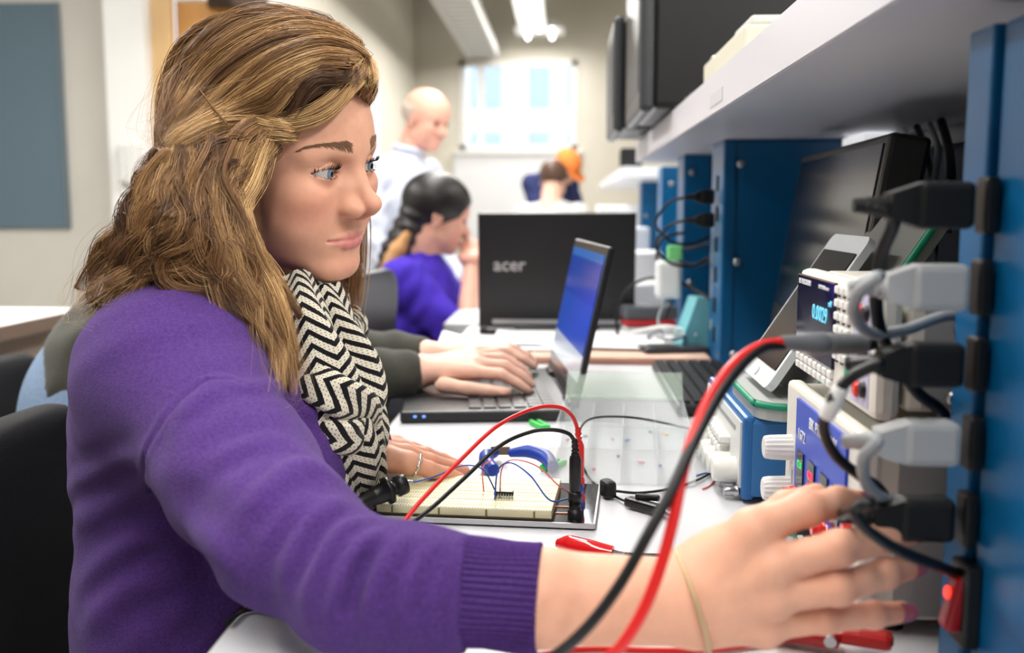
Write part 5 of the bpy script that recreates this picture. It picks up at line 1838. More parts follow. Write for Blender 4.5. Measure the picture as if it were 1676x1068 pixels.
# right hand, seen from its back, fingers reaching towards the outlets
RW = P3(1128, 985, 0.585)                                            # wrist
RE = P3(592, 960, 0.600)                                             # elbow
RS = P3(308, 632, 0.795)                                             # shoulder
R_FING = {   # knuckle, middle joint, last joint, tip  with radii
    'index':  ([P3(1232, 868, .578), P3(1318, 832, .585), P3(1372, 822, .600), P3(1402, 822, .612)], [.0115, .0102, .0092, .0080]),
    'middle': ([P3(1262, 925, .570), P3(1372, 897, .565), P3(1450, 876, .580), P3(1496, 868, .596)], [.0115, .0102, .0090, .0078]),
    'ring':   ([P3(1262, 975, .572), P3(1372, 962, .562), P3(1448, 938, .574), P3(1492, 926, .588)], [.0108, .0094, .0084, .0073]),
    'pinky':  ([P3(1248, 1022, .580), P3(1350, 1012, .572), P3(1430, 1006, .578), P3(1476, 1001, .588)], [.0098, .0082, .0074, .0064]),
    'thumb':  ([P3(1180, 925, .610), P3(1232, 868, .628), P3(1290, 830, .632), P3(1335, 812, .634)], [.0150, .0125, .0105, .0085]),
}


def right_hand_sdf(p):
    d = d_chain(p, [RE, CUFF_A, CUFF_B, RW], [.024, .0270, .0285, .0258], .01)
    for nme, c in (('index', .008), ('middle', .0), ('ring', .0), ('pinky', -.004)):
        k = R_FING[nme][0][0]
        w = RW + (k - RW) * 0.18 + np.array([0, 0, c])
        d = smin(d, d_cone(p, w, k, .019, .0125), .012)
    d = smin(d, d_cone(p, RW + np.array([.01, .012, .004]), R_FING['thumb'][0][1], .018, .014), .014)
    palm = (R_FING['index'][0][0] + R_FING['pinky'][0][0] + RW) / 3 + np.array([0, .012, 0])
    d = smin(d, d_ell(p, palm, (.034, .014, .032)), .014)
    fl = None
    for nme, (pts, rs) in R_FING.items():
        e = d_chain(p, pts, rs, .003)
        for q in pts[1:3]:                                           # knuckle swell
            e = smin(e, d_sph(p, q, rs[1] * 1.01 if q is pts[1] else rs[2] * 1.0), .004)
        fl = e if fl is None else np.minimum(fl, e)
    d = smin(d, fl, .006)
    for nme in ('index', 'middle', 'ring', 'pinky'):                 # knuckles of the fist and tendons
        k = R_FING[nme][0][0] + np.array([0, -.004, 0])
        d = smin(d, d_sph(p, k, .0085), .009)
        w = RW + (k - RW) * 0.35 + np.array([0, -.013, 0])
        d = smin(d, d_cone(p, w, k + np.array([0, -.002, 0]), .004, .0045), .010)
    return d


# left hand lying on the bench behind the circuit board
def TZP(px, py, z):
    return np.array(at(px, py, Z=TZ + z))


LW = TZP(588, 742, .040)
LS = np.array([-0.30, 1.13, 0.905])
LE = np.array([-0.33, 1.26, 0.745])
L_FING = {
    'index':  ([TZP(668, 757, .034), TZP(702, 768, .026), TZP(732, 776, .016), TZP(752, 782, .010)], [.0100, .0085, .0075, .0062]),
    'middle': ([TZP(664, 745, .032), TZP(704, 755, .024), TZP(738, 764, .014), TZP(760, 770, .009)], [.0105, .0088, .0076, .0062]),
    'ring':   ([TZP(656, 736, .028), TZP(695, 744, .022), TZP(724, 752, .013), TZP(744, 758, .009)], [.0100, .0085, .0074, .0060]),
    'pinky':  ([TZP(645, 728, .024), TZP(676, 734, .018), TZP(698, 740, .012), TZP(714, 745, .008)], [.0090, .0075, .0065, .0055]),
    'thumb':  ([TZP(604, 765, .032), TZP(606, 785, .022), TZP(610, 800, .014), TZP(618, 808, .010)], [.0125, .0110, .0098, .0080]),
}


def left_hand_sdf(p):
    d = d_chain(p, [LE, LW], [.038, .026])
    for nme in ('index', 'middle', 'ring', 'pinky'):
        k = L_FING[nme][0][0]
        d = smin(d, d_cone(p, LW + (k - LW) * .2, k, .017, .0115), .012)
    fl = None
    for nme, (pts, rs) in L_FING.items():
        e = d_chain(p, pts, rs, .003)
        fl = e if fl is None else np.minimum(fl, e)
    return smin(d, fl, .007)


# ---- sweater
CUFF_A, CUFF_B = P3(752, 967, .590), P3(884, 977, .587)
NB = h2w([(-62, 0, -178)])[0]                                        # base of the neck


def torso_raw(p):
    d = d_ell(p, (-.350, .95, .640), (.125, .165, .25))
    d = smin(d, d_ell(p, (-.342, .955, .83), (.128, .165, .135)), .05)
    d = smin(d, d_cone(p, (-.335, .83, .895), (-.335, 1.09, .895), .072, .072), .06)
    d = smin(d, d_cone(p, NB + np.array([-.015, 0, -.01]), (-.335, .83, .905), .056, .058), .05)
    d = smin(d, d_cone(p, NB + np.array([-.015, 0, -.01]), (-.335, 1.08, .905), .056, .058), .05)
    d = smin(d, d_ell(p, (-.255, .885, .80), (.055, .06, .065)), .05)
    d = smin(d, d_ell(p, (-.255, 1.03, .80), (.055, .06, .065)), .05)
    return d


def sleeve_raw(p):
    a = RS
    m1, m2, c = P3(394, 776, .705), P3(466, 872, .645), P3(680, 966, .592)
    cuff0 = CUFF_A
    d = d_chain(p, [a, m1, m2, RE, c, cuff0], [.066, .0545, .0475, .0405, .0365, .0345], .02)
    ab = CUFF_B - CUFF_A
    t = ((p - CUFF_A.astype(p.dtype)) @ ab.astype(p.dtype)) / np.linalg.norm(ab)
    d = np.maximum(d, t - .006)
    return d


def left_sleeve_raw(p):
    m1 = (LS + LE) / 2
    return d_chain(p, [LS, m1, LE, LE * .45 + LW * .55, LW * .9 + LE * .1], [.066, .055, .05, .042, .036], .02)


def sweater_base(p):
    return smin(smin(torso_raw(p), sleeve_raw(p), .045), left_sleeve_raw(p), .04)


# folds traced over the cloth: (points on the picture, height, width)
FOLDS = [
    ([(520, 600), (600, 650), (650, 700)], 0.0048, 0.0086),
    ([(430, 690), (520, 670), (600, 690), (650, 730)], 0.0042, 0.0078),
    ([(330, 770), (400, 730), (480, 720)], 0.0035, 0.0086),
    ([(462, 960), (480, 900), (520, 840), (570, 815)], 0.0066, 0.0078),
    ([(500, 1000), (520, 930), (560, 870), (600, 850)], 0.0077, 0.0078),
    ([(545, 1020), (556, 960), (590, 895), (640, 868)], 0.0083, 0.0078),
    ([(572, 1010), (582, 950), (612, 895)], -0.0053, 0.0043),
    ([(600, 1040), (610, 980), (640, 910), (690, 872)], 0.0066, 0.0069),
    ([(660, 1040), (664, 980), (690, 915), (720, 880)], 0.0048, 0.0060),
    ([(705, 1035), (708, 980), (728, 905)], 0.0030, 0.0051),
    ([(400, 850), (440, 800), (500, 760), (545, 775)], 0.0053, 0.0086),
    ([(430, 900), (470, 840), (520, 800)], 0.0048, 0.0078),
    ([(380, 640), (440, 630), (500, 640)], 0.0035, 0.0069),
    ([(290, 690), (330, 650), (400, 622)], 0.0048, 0.0086),
    ([(120, 870), (220, 800), (300, 770)], 0.0059, 0.0103),
    ([(130, 960), (200, 900), (270, 860)], 0.0053, 0.0103),
    ([(140, 1030), (210, 960), (330, 930)], 0.0059, 0.0121),
    ([(110, 800), (170, 770), (250, 740)], 0.0042, 0.0086),
    ([(220, 1050), (300, 1000), (370, 960)], 0.0048, 0.0103),
    ([(300, 860), (350, 900), (400, 950)], 0.0048, 0.0103),
]
SEAMS = [
    ([(288, 466), (300, 520), (322, 570), (334, 626)], .0016),
    ([(334, 626), (290, 660), (250, 715), (236, 770), (244, 800)], .0026),
    ([(334, 626), (370, 622), (400, 632)], .0022),
]
_fold3, _seam3 = [], []


def prepare_folds():
    allp = [xy for pts, _, _ in FOLDS for xy in pts] + [xy for pts, _ in SEAMS for xy in pts]
    it = iter(march(sweater_base, allp, .45, 1.3))
    for pts, hgt, wid in FOLDS:
        q = [next(it) for xy in pts]
        if len(q) > 1:
            _fold3.append((np.array(spline(q, 3)) if len(q) > 2 else np.array(q), hgt, wid))
    for pts, wid in SEAMS:
        q = [next(it) for xy in pts]
        if len(q) > 1:
            _seam3.append((np.array(spline(q, 4)) if len(q) > 2 else np.array(q), wid))


def sweater_sdf(p):
    d = sweater_base(p)
    near = d < .03
    if near.any():
        q = p[near]
        add = np.zeros(len(q), p.dtype)
        for pts, hgt, wid in _fold3:
            m = np.all((q > pts.min(0) - wid * 3.2) & (q < pts.max(0) + wid * 3.2), axis=1)
            if not m.any():
                continue
            e, t = seg_dist(q[m], pts)
            fade = np.sin(np.clip(t, 0.02, .98) * math.pi) ** .6
            add[m] += hgt * (np.exp(-(e / wid) ** 2) - .35 * np.exp(-((e - wid * 1.9) / wid) ** 2)) * fade
        for pts, wid in _seam3:
            m = np.all((q > pts.min(0) - wid * 6) & (q < pts.max(0) + wid * 6), axis=1)
            if not m.any():
                continue
            e, t = seg_dist(q[m], pts)
            add[m] += .0010 * np.exp(-((e - wid * 2.2) / (wid * 1.5)) ** 2) - .0020 * np.exp(-(e / wid) ** 2)
        w = .0011 * np.sin(q[:, 0] * 61 + 3 * np.sin(q[:, 2] * 37)) * np.sin(q[:, 2] * 53 + 2 * np.sin(q[:, 1] * 41))
        add += w
        add = np.where(add > 0, .009 * np.tanh(add / .009), .004 * np.tanh(add / .004))
        d = d.copy()
        d[near] = d[near] - add
    # neck opening
    d = smax(d, -d_sph(p, NB + np.array([.03, 0, .035]), .058), .01)
    return d


M_sweater = mat('purple_knit', lin(80, 52, 118), 0.95, spec=0.1, noise=0.22, nscale=420, bump=0.5, bscale=900, sheen=0.08)


def build_woman():
    hv, hf, hc = build_head_mesh()
    rv, rf = sdf_mesh(right_hand_sdf, RE - .06, (np.max([R_FING[k][0][3] for k in R_FING], 0) + .03), .0013, 5)
    keep = rv[:, 0] > CUFF_A[0] - .02
    lo = np.minimum(LE, LW) - .06
    lv, lf = sdf_mesh(left_hand_sdf, lo, np.maximum(LE, np.max([L_FING[k][0][3] for k in L_FING], 0)) + .06, .0016, 5)

    def body(p):
        d = torso_raw(p) + .02
        d = smin(d, d_chain(p, [RS, P3(398, 772, .705), P3(472, 862, .645), RE], [.040, .030, .026, .022]), .02)
        d = smin(d, d_chain(p, [LS, LE], [.042, .036]), .02)
        d = smin(d, d_chain(p, [(-.33, .87, .50), (.03, .86, .50), (.05, .86, .08)], [.085, .065, .045]), .03)
        d = smin(d, d_chain(p, [(-.33, 1.04, .50), (.03, 1.05, .50), (.05, 1.05, .08)], [.085, .065, .045]), .03)
        return d
    bv, bf = sdf_mesh(body, (-.55, .4, .0), (.2, 1.4, 1.1), .010, 4)
    V, F, K = join([(hv, hf, hc), (rv, rf, hand_paint(rv)), (lv, lf, hand_paint(lv)), (bv, bf, SKIN)])
    w = np_mesh('person', V, F, M_skin, None, K)
    tag(w, 'young woman in purple sweater leaning over the bench, reaching for a plug', 'person')
    build_eyes(w)
    build_brows(w)
    prepare_folds()
    sv, sf = sdf_mesh(sweater_sdf, (-.56, .40, .60), (.06, 1.36, 1.06), .0024, 5, 1.9)
    o = np_mesh('sweater', sv, sf, M_sweater, w)
    tag(o, 'purple knitted sweater')
    cuff(o)
    jeans(w)
    return w


def cuff(parent):
    """ribbed cuff: knitted ribs run along the arm"""
    ab = CUFF_B - CUFF_A
    u = ab / np.linalg.norm(ab)
    a1 = np.cross(u, (0, 0, 1.0))
    a1 /= np.linalg.norm(a1)
    a2 = np.cross(u, a1)
    ribs, per = 52, 6
    n = ribs * per
    th = np.arange(n) * 2 * math.pi / n
    rib = .00105 * np.cos(th * ribs)
    prof = [(-.06, .0300, 0), (-.02, .0336, .3), (.02, .0334, 1), (.10, .0330, 1), (.35, .0326, 1), (.65, .0326, 1), (.90, .0330, 1), (.975, .0332, 1), (1.0, .0322, .8), (1.0, .0300, .2), (.9, .0292, 0), (.4, .0290, 0)]
    V = []
    for t, r, k in prof:
        wob = .0009 * np.sin(3 * th + t * 5)
        rr = r + rib * k + wob
        V.append(CUFF_A + ab * t + (a1 * np.cos(th)[:, None] + a2 * np.sin(th)[:, None]) * rr[:, None])
    V = np.concatenate(V)
    i = (np.arange(len(prof) - 1)[:, None] * n + np.arange(n)[None])
    i2 = (np.arange(len(prof) - 1)[:, None] * n + ((np.arange(n) + 1) % n)[None])
    F = np.stack([i, i + n, i2 + n, i2], -1).reshape(-1, 4)
    tag(np_mesh('cuff', V, F, M_sweater, parent), 'ribbed purple cuff')


def hand_paint(v):
    c = np.tile(SKIN, (len(v), 1))
    for D in (R_FING, L_FING):
        for pts, rs in D.values():
            for q, wgt in ((pts[0], .35), (pts[1], .45), (pts[2], .25), (pts[3], .5)):
                w = wgt * np.exp(-(np.linalg.norm(v - q, axis=1) / .010) ** 2)
                c = c * (1 - w[:, None]) + np.array(lin(222, 128, 112)) * w[:, None]
    return c


M_jeans = mat('dark_denim', lin(28, 32, 46), 0.9, noise=0.2, nscale=300, bump=0.3, bscale=500)


def jeans(parent):
    def f(p):
        d = d_ell(p, (-.35, .955, .52), (.15, .175, .13))
        d = smin(d, d_chain(p, [(-.33, .87, .50), (.03, .86, .50), (.05, .86, .06)], [.095, .075, .055]), .03)
        d = smin(d, d_chain(p, [(-.33, 1.04, .50), (.03, 1.05, .50), (.05, 1.05, .06)], [.095, .075, .055]), .03)
        return d
    v, fq = sdf_mesh(f, (-.55, .7, .0), (.2, 1.25, .8), .010, 4)
    np_mesh('trousers', v, fq, M_jeans, parent)


NAIL = mat('mauve_nail_varnish', lin(168, 104, 122), 0.15, coat=0.5)
# ------------------------------------------------------------------ the seated woman: hair
def hl(px, py, Y):
    return P3(px, py, Y)


_mass = [
    ([hl(318, 225, .885), hl(335, 300, .870), hl(325, 380, .855), hl(280, 425, .865), hl(215, 440, .900), hl(170, 482, .915)], [.040, .052, .056, .054, .042, .022]),
    ([hl(372, 260, .885), hl(366, 340, .865), hl(385, 430, .835), hl(420, 510, .825), hl(458, 590, .83), hl(474, 640, .835)], [.024, .024, .030, .026, .015, .008]),
    ([hl(350, 250, .97), hl(330, 330, .98), hl(285, 415, .98)], [.045, .052, .048]),
    ([hl(515, 440, 1.045), hl(538, 480, 1.045), hl(548, 525, 1.04), hl(546, 560, 1.04)], [.03, .024, .016, .006]),
]


def hair_cap(q):
    d = d_ell(q, (-14, 0, 44), (110, 90, 91))
    d = smin(d, d_ell(q, (45, -10, 72), (48, 62, 34)), 20)                # fullness over the brow
    d = smax(d, -d_ell(q, (102, -6, -22), (66, 96, 88)), 5)               # the face stays free
    d = smax(d, -d_ell(q, (108, 0, -50), (104, 96, 72)), 6)
    d = np.maximum(d, -q[:, 2] - 60)
    return d


def hair_sdf(p):
    d = hair_cap(w2h(p)) * HEAD_S
    for pts, rs in _mass:
        d = smin(d, d_chain(p, pts, rs, .01), .02)
    hd = head_sdf(w2h(p)) * HEAD_S
    d = np.maximum(d, -hd - .004)
    return d


def flow_sdf(p):
    return np.minimum(hair_sdf(p), sweater_base(p) - .004)


def on_hair(pts, lift=.002):
    """where locks of hair lie: on the hair mass, or at the nearest depth beside it"""
    return march(flow_sdf, pts, .6, 1.35, lift)


GUIDES = [   # path over the picture, strands, spread at root / middle / end (m), wave, lightness
    ([(600, 108), (570, 88), (520, 80), (450, 104), (400, 142), (350, 185), (305, 214), (276, 240)], 200, (.006, .011, .007), .0012, .75),
    ([(588, 92), (530, 66), (462, 68), (392, 108), (342, 152), (300, 197), (274, 234)], 190, (.008, .012, .008), .0012, .65),
    ([(560, 72), (500, 48), (430, 54), (372, 88), (327, 132), (295, 182), (271, 228)], 190, (.009, .012, .009), .0012, .45),
    ([(520, 52), (462, 36), (402, 44), (352, 74), (314, 118), (290, 172), (270, 224)], 190, (.010, .012, .010), .0012, .35),
    ([(480, 36), (425, 34), (372, 54), (332, 90), (303, 134), (283, 184), (268, 228)], 170, (.010, .012, .010), .0012, .25),
    ([(440, 34), (385, 44), (340, 76), (306, 122), (284, 176), (268, 232)], 150, (.010, .010, .009), .0012, .2),
    ([(602, 114), (596, 142), (572, 174), (530, 200), (482, 214), (432, 208), (392, 197), (352, 206), (312, 226), (282, 242)], 260, (.006, .008, .006), .0010, .8),
    ([(606, 118), (604, 150), (586, 178), (548, 204), (500, 220), (452, 218), (405, 205), (360, 210), (318, 232), (284, 250)], 240, (.005, .007, .006), .0010, .7),
    ([(598, 110), (580, 130), (556, 160), (520, 186), (470, 200), (420, 196), (376, 198), (332, 216), (292, 236)], 200, (.006, .008, .006), .0010, .65),
    ([(592, 102), (540, 100), (482, 122), (432, 152), (382, 182), (336, 206), (296, 228), (272, 246)], 220, (.007, .009, .007), .0012, .8),
    ([(580, 106), (524, 108), (474, 140), (444, 172), (402, 188), (362, 202), (322, 224), (286, 244)], 160, (.006, .009, .007), .0012, .55),
    ([(570, 120), (520, 128), (490, 152), (470, 182), (440, 196), (400, 196)], 90, (.008, .010, .006), .0012, .05),
    ([(455, 222), (425, 232), (395, 236), (362, 250), (344, 290), (350, 340)], 170, (.010, .012, .014), .002, .15),
    ([(448, 240), (425, 262), (400, 282), (376, 310), (372, 350), (388, 392)], 180, (.008, .012, .014), .002, .2),
    ([(300, 240), (285, 290), (292, 340), (270, 384), (240, 420), (200, 462), (162, 502)], 210, (.008, .014, .012), .0035, .35),
    ([(320, 246), (310, 300), (324, 350), (300, 400), (250, 432), (200, 456), (150, 506)], 220, (.008, .016, .012), .0035, .3),
    ([(345, 240), (340, 300), (350, 360), (322, 410), (292, 440), (330, 466), (372, 486)], 210, (.010, .016, .012), .0035, .25),
    ([(368, 232), (358, 290), (375, 350), (380, 400), (362, 440), (392, 490), (424, 532)], 220, (.010, .016, .012), .0035, .45),
    ([(430, 212), (400, 240), (376, 290), (366, 338), (382, 390), (402, 442), (426, 500), (452, 562), (468, 642)], 230, (.009, .013, .005), .0030, .6),
    ([(440, 216), (412, 252), (390, 300), (380, 340), (392, 392), (420, 446), (446, 510), (472, 572), (481, 648)], 230, (.009, .011, .005), .0025, .75),
    ([(446, 220), (418, 268), (392, 322), (386, 366), (404, 418), (438, 466), (462, 530), (482, 590), (487, 630)], 200, (.008, .010, .005), .0025, .65),
    ([(448, 222), (424, 280), (396, 336), (398, 384), (428, 434), (466, 486), (506, 540), (546, 582)], 130, (.006, .008, .003), .0020, .7),
    ([(284, 252), (262, 300), (235, 345), (205, 392), (176, 432), (152, 482), (138, 512)], 210, (.008, .013, .008), .0035, .4),
    ([(276, 256), (254, 292), (238, 334), (226, 384), (206, 432), (172, 476)], 190, (.008, .014, .012), .0035, .2),
    ([(300, 250), (275, 310), (255, 360), (250, 400), (220, 440), (190, 474), (158, 496)], 200, (.008, .016, .012), .0035, .45),
    ([(330, 250), (322, 320), (300, 370), (330, 420), (370, 450), (405, 500), (436, 552)], 190, (.010, .015, .008), .0035, .5),
    ([(276, 246), (290, 262), (312, 268), (330, 300), (322, 350)], 110, (.006, .008, .008), .002, .7),
    ([(270, 244), (282, 280), (310, 318), (338, 340)], 100, (.005, .005, .003), .002, .8),
    ([(350, 300), (362, 360), (345, 410), (372, 452), (402, 470)], 150, (.012, .016, .010), .003, .55),
    ([(310, 320), (296, 370), (272, 410), (300, 440), (345, 462)], 150, (.012, .016, .010), .003, .3),
    ([(360, 400), (392, 440), (398, 480), (424, 520), (446, 580)], 150, (.010, .012, .006), .003, .5),
    ([(526, 450), (540, 486), (551, 524), (549, 572)], 170, (.010, .010, .004), .0015, .75),
    ([(500, 448), (520, 480), (534, 520), (540, 556)], 110, (.008, .009, .004), .0015, .5),
    ([(462, 462), (484, 500), (510, 542), (544, 584)], 90, (.005, .007, .003), .0015, .7),
]

HAIR_DARK, HAIR_MID, HAIR_GOLD = np.array(lin(84, 58, 42)), np.array(lin(158, 116, 76)), np.array(lin(236, 196, 138))


def hair_colour(light, rng, n):
    t = np.clip(light + rng.normal(0, .14, n), 0, 1)[:, None]
    c = np.where(t < .5, HAIR_DARK + (HAIR_MID - HAIR_DARK) * t * 2, HAIR_MID + (HAIR_GOLD - HAIR_MID) * (t * 2 - 1))
    return c * rng.uniform(.8, 1.15, (n, 1))


def lock_strands(G, n, spread, wave, rng, k=24, flat=.45, sub_out=False):
    """hairs running together along one guide"""
    G = np.array(spline(G, 8))
    s = np.linspace(0, len(G) - 1, k)
    i = np.clip(s.astype(int), 0, len(G) - 2)
    g = G[i] + (G[i + 1] - G[i]) * (s - i)[:, None]
    T = np.gradient(g, axis=0)
    T /= np.linalg.norm(T, axis=1)[:, None]
    view = g - np.array(CAM)
    view /= np.linalg.norm(view, axis=1)[:, None]
    U = np.cross(T, view)
    U /= np.linalg.norm(U, axis=1)[:, None]
    B = np.cross(T, U)
    t = np.linspace(0, 1, k)
    w = np.interp(t, np.linspace(0, 1, len(spread)), spread)
    # a few sub-locks inside the lock, so that it splits into wisps
    ns = max(3, n // 30)
    sub = rng.uniform(-1, 1, (ns, 2))
    ph = rng.uniform(0, 6.28, (ns, 2))
    fr = rng.uniform(1.3, 2.6, ns)
    a = rng.randint(0, ns, n)
    ab = sub[a] + rng.normal(0, .22, (n, 2))
    wob = np.sin(t[None] * fr[a][:, None] * 6.28 + ph[a, 0][:, None]) * wave
    wob2 = np.cos(t[None] * fr[a][:, None] * 5.1 + ph[a, 1][:, None]) * wave
    u = ab[:, :1] * w[None] + wob + rng.normal(0, .00035, (n, 1)) * np.sin(t * 9)[None]
    b = ab[:, 1:] * w[None] * flat + wob2 * .7
    cut = rng.uniform(.82, 1.0, n)
    P = g[None] + u[..., None] * U[None] + b[..., None] * B[None]
    out = np.empty_like(P)
    for j in range(n):
        ss = np.linspace(0, (k - 1) * cut[j], k)
        ii = np.clip(ss.astype(int), 0, k - 2)
        f = (ss - ii)[:, None]
        out[j] = P[j, ii] * (1 - f) + P[j, ii + 1] * f
    return (out, a) if sub_out else out


M_hair = attr_mat('golden_brown_hair', 0.38, 0.45, aniso=0.3)


def build_hair(w):
    rng = np.random.RandomState(11)
    V, F = sdf_mesh(lambda p: hair_sdf(p) + .006, (-.55, .72, .78), (-.10, 1.16, 1.26), .0030, 4)
    base = np.tile(HAIR_DARK, (len(V), 1))
    h = np_mesh('hair', V, F, mat('brown_hair_mass', HAIR_DARK, .9, spec=.1, noise=.3, nscale=90, bump=.5, bscale=300), w, base)
    tag(h, 'long wavy golden-brown hair pinned back at the side')
    P, K, Rr = [], [], []
    allg = on_hair([xy for g in GUIDES for xy in g[0]])
    at_ = 0
    for pts, n, spread, wave, light in GUIDES:
        G = allg[at_:at_ + len(pts)]
        at_ += len(pts)
        if pts[0][0] > 436 and pts[0][1] < 130:                       # top hair starts at the parting on the far side
            bang = pts[1][1] > pts[0][1] + 15
            e = len(P) * 1.7
            pre = [(52 - e, 44, 106), (70 - e * .6, 30, 96)] if bang else [(30 - 2.2 * e, 52, 110), (45 - 2.2 * e, 34, 122)]
            G = np.concatenate([h2w(project_head(pre, lambda q: hair_cap(q), 1.0)), G])
        n = int(n * 1.7)
        q, a = lock_strands(G, n, spread, wave * 1.5, rng, sub_out=True)
        P.append(q)
        K.append(hair_colour(light + rng.normal(0, .22, a.max() + 1)[a], rng, n))
        Rr.append(rng.uniform(.00016, .00030, n))
    # the far side and the back of the head: hair falling from the parting
    for j in range(34):
        phi = R_(62 + j * 148 / 33)
        q = [(-5 + 30 * math.cos(phi), 25 * math.sin(phi), 132)]
        for z, rr in ((110, .78), (70, 1.02), (20, 1.06), (-40, 1.0), (-95, 1.02), (-150, 1.04), (-190, .98)):
            q.append((-14 + 104 * rr * math.cos(phi) * (.90 if z > -60 else .80), 88 * rr * math.sin(phi), z))
        G = h2w(np.array(q))
        n = 110
        P.append(lock_strands(G, n, (.004, .011, .012), .004, rng))
        K.append(hair_colour(.35 + .3 * rng.rand(), rng, n))
        Rr.append(rng.uniform(.0002, .00034, n))
    # fly-away hairs
    fly = []
    for j in range(120):
        pts, n, spread, wave, light = GUIDES[rng.choice([0, 2, 3, 4, 5, 14, 15, 22, 22, 23, 23, 24, 19, 20])]
        off = rng.normal(0, 12, 2)
        fly.append([(x + off[0] * (i / len(pts)) * 1.6 - 7 * rng.rand() * i, y + off[1] * (i / len(pts)) - 5 * rng.rand()) for i, (x, y) in enumerate(pts[:: 2] + [pts[-1]])])
    allg = on_hair([xy for g in fly for xy in g], .006)
    at_ = 0
    for g in fly:
        G = allg[at_:at_ + len(g)] + rng.normal(0, .002, (len(g), 3))
        at_ += len(g)
        P.append(lock_strands(G, 2, (.004, .012, .02), .006, rng))
        K.append(hair_colour(.7, rng, 2))
        Rr.append(np.full(2, .00009))
    o = strands('hair_strands', np.concatenate(P), np.concatenate(Rr), M_hair, h, np.concatenate(K))
    # the hair pin
    m = MB()
    a, b = on_hair([(327, 147), (371, 203)], .017)
    m.tube([a, (a + b) / 2 + np.array([0, -.0012, 0]), b], .0010, 6)
    o = m.build('hair_pin', mat('bronze_pin', lin(112, 78, 46), .35, metal=.6), h)
    return h
# ------------------------------------------------------------------ the seated woman: scarf, jewellery, nails
def chevron_mat():
    m = mat('chevron_knit', lin(214, 206, 186), .95, spec=.1, bump=.5, bscale=1500, sheen=.2)
    nt = m.node_tree
    b = nt.nodes['Principled BSDF']
    uv = nt.nodes.new('ShaderNodeUVMap')
    uv.uv_map = 'knit'
    sp = nt.nodes.new('ShaderNodeSeparateXYZ')
    nt.links.new(uv.outputs[0], sp.inputs[0])

    def mth(op, a, bb=None):
        n = nt.nodes.new('ShaderNodeMath')
        n.operation = op
        for i, v in enumerate((a, bb)):
            if v is None:
                continue
            if isinstance(v, (int, float)):
                n.inputs[i].default_value = v
            else:
                nt.links.new(v, n.inputs[i])
        return n.outputs[0]
    zig = mth('MULTIPLY', mth('ABSOLUTE', mth('SUBTRACT', mth('FRACT', mth('DIVIDE', sp.outputs[1], .034)), .5)), 2.6)
    t = mth('ADD', mth('DIVIDE', sp.outputs[0], .0118), zig)
    nz = nt.nodes.new('ShaderNodeTexNoise')
    nz.inputs['Scale'].default_value = 260
    t = mth('ADD', t, mth('MULTIPLY', nz.outputs['Fac'], .12))
    blk = mth('LESS_THAN', mth('FRACT', t), .44)
    # open knit holes in the pale stripes
    hx = mth('LESS_THAN', mth('ABSOLUTE', mth('SUBTRACT', mth('FRACT', mth('DIVIDE', sp.outputs[0], .0024)), .5)), .17)
    hy = mth('LESS_THAN', mth('ABSOLUTE', mth('SUBTRACT', mth('FRACT', mth('DIVIDE', sp.outputs[1], .0030)), .5)), .17)
    hole = mth('MULTIPLY', mth('MULTIPLY', hx, hy), .75)
    f = mth('MAXIMUM', blk, hole)
    mx = nt.nodes.new('ShaderNodeMix')
    mx.data_type = 'RGBA'
    mx.inputs['A'].default_value = (*lin(222, 215, 196), 1)
    mx.inputs['B'].default_value = (*lin(22, 20, 24), 1)
    nt.links.new(f, mx.inputs['Factor'])
    nt.links.new(mx.outputs['Result'], b.inputs['Base Color'])
    return m


def fold_tube(pts, rs, ph, flat=.62, n=36, m=90, lobes=3, shift=0.0):
    P = np.array(spline(pts, 14))
    s = np.concatenate([[0], np.cumsum(np.linalg.norm(np.diff(P, axis=0), axis=1))])
    ss = np.linspace(0, s[-1], m)
    P = np.stack([np.interp(ss, s, P[:, i]) for i in range(3)], 1)
    rr = np.interp(ss, np.linspace(0, s[-1], len(rs)), rs)
    T = np.gradient(P, axis=0)
    T /= np.linalg.norm(T, axis=1)[:, None]
    out = np.array([.35, -.93, 0.0])                       # the side turned outwards
    B = out - T * (T @ out)[:, None]
    B /= np.linalg.norm(B, axis=1)[:, None]
    U = np.cross(T, B)
    th = np.linspace(0, 2 * math.pi, n + 1)
    w = rr[:, None] * (1 + .13 * np.sin(lobes * th[None] + ph + 2.2 * np.sin(ss[:, None] * 30 + ph)) + .06 * np.sin(5 * th[None] - ss[:, None] * 60))
    V = P[:, None] + U[:, None] * (w * np.cos(th))[..., None] + B[:, None] * (w * np.sin(th) * flat)[..., None]
    uv = np.stack(np.broadcast_arrays(ss[:, None] + shift, (th / (2 * math.pi))[None] * 2 * math.pi * rr.mean() * .95), -1)
    k = n + 1
    i = np.arange(m - 1)[:, None] * k + np.arange(n)[None]
    F = np.stack([i, i + 1, i + k + 1, i + k], -1).reshape(-1, 4)
    return V.reshape(-1, 3), F, uv.reshape(-1, 2)


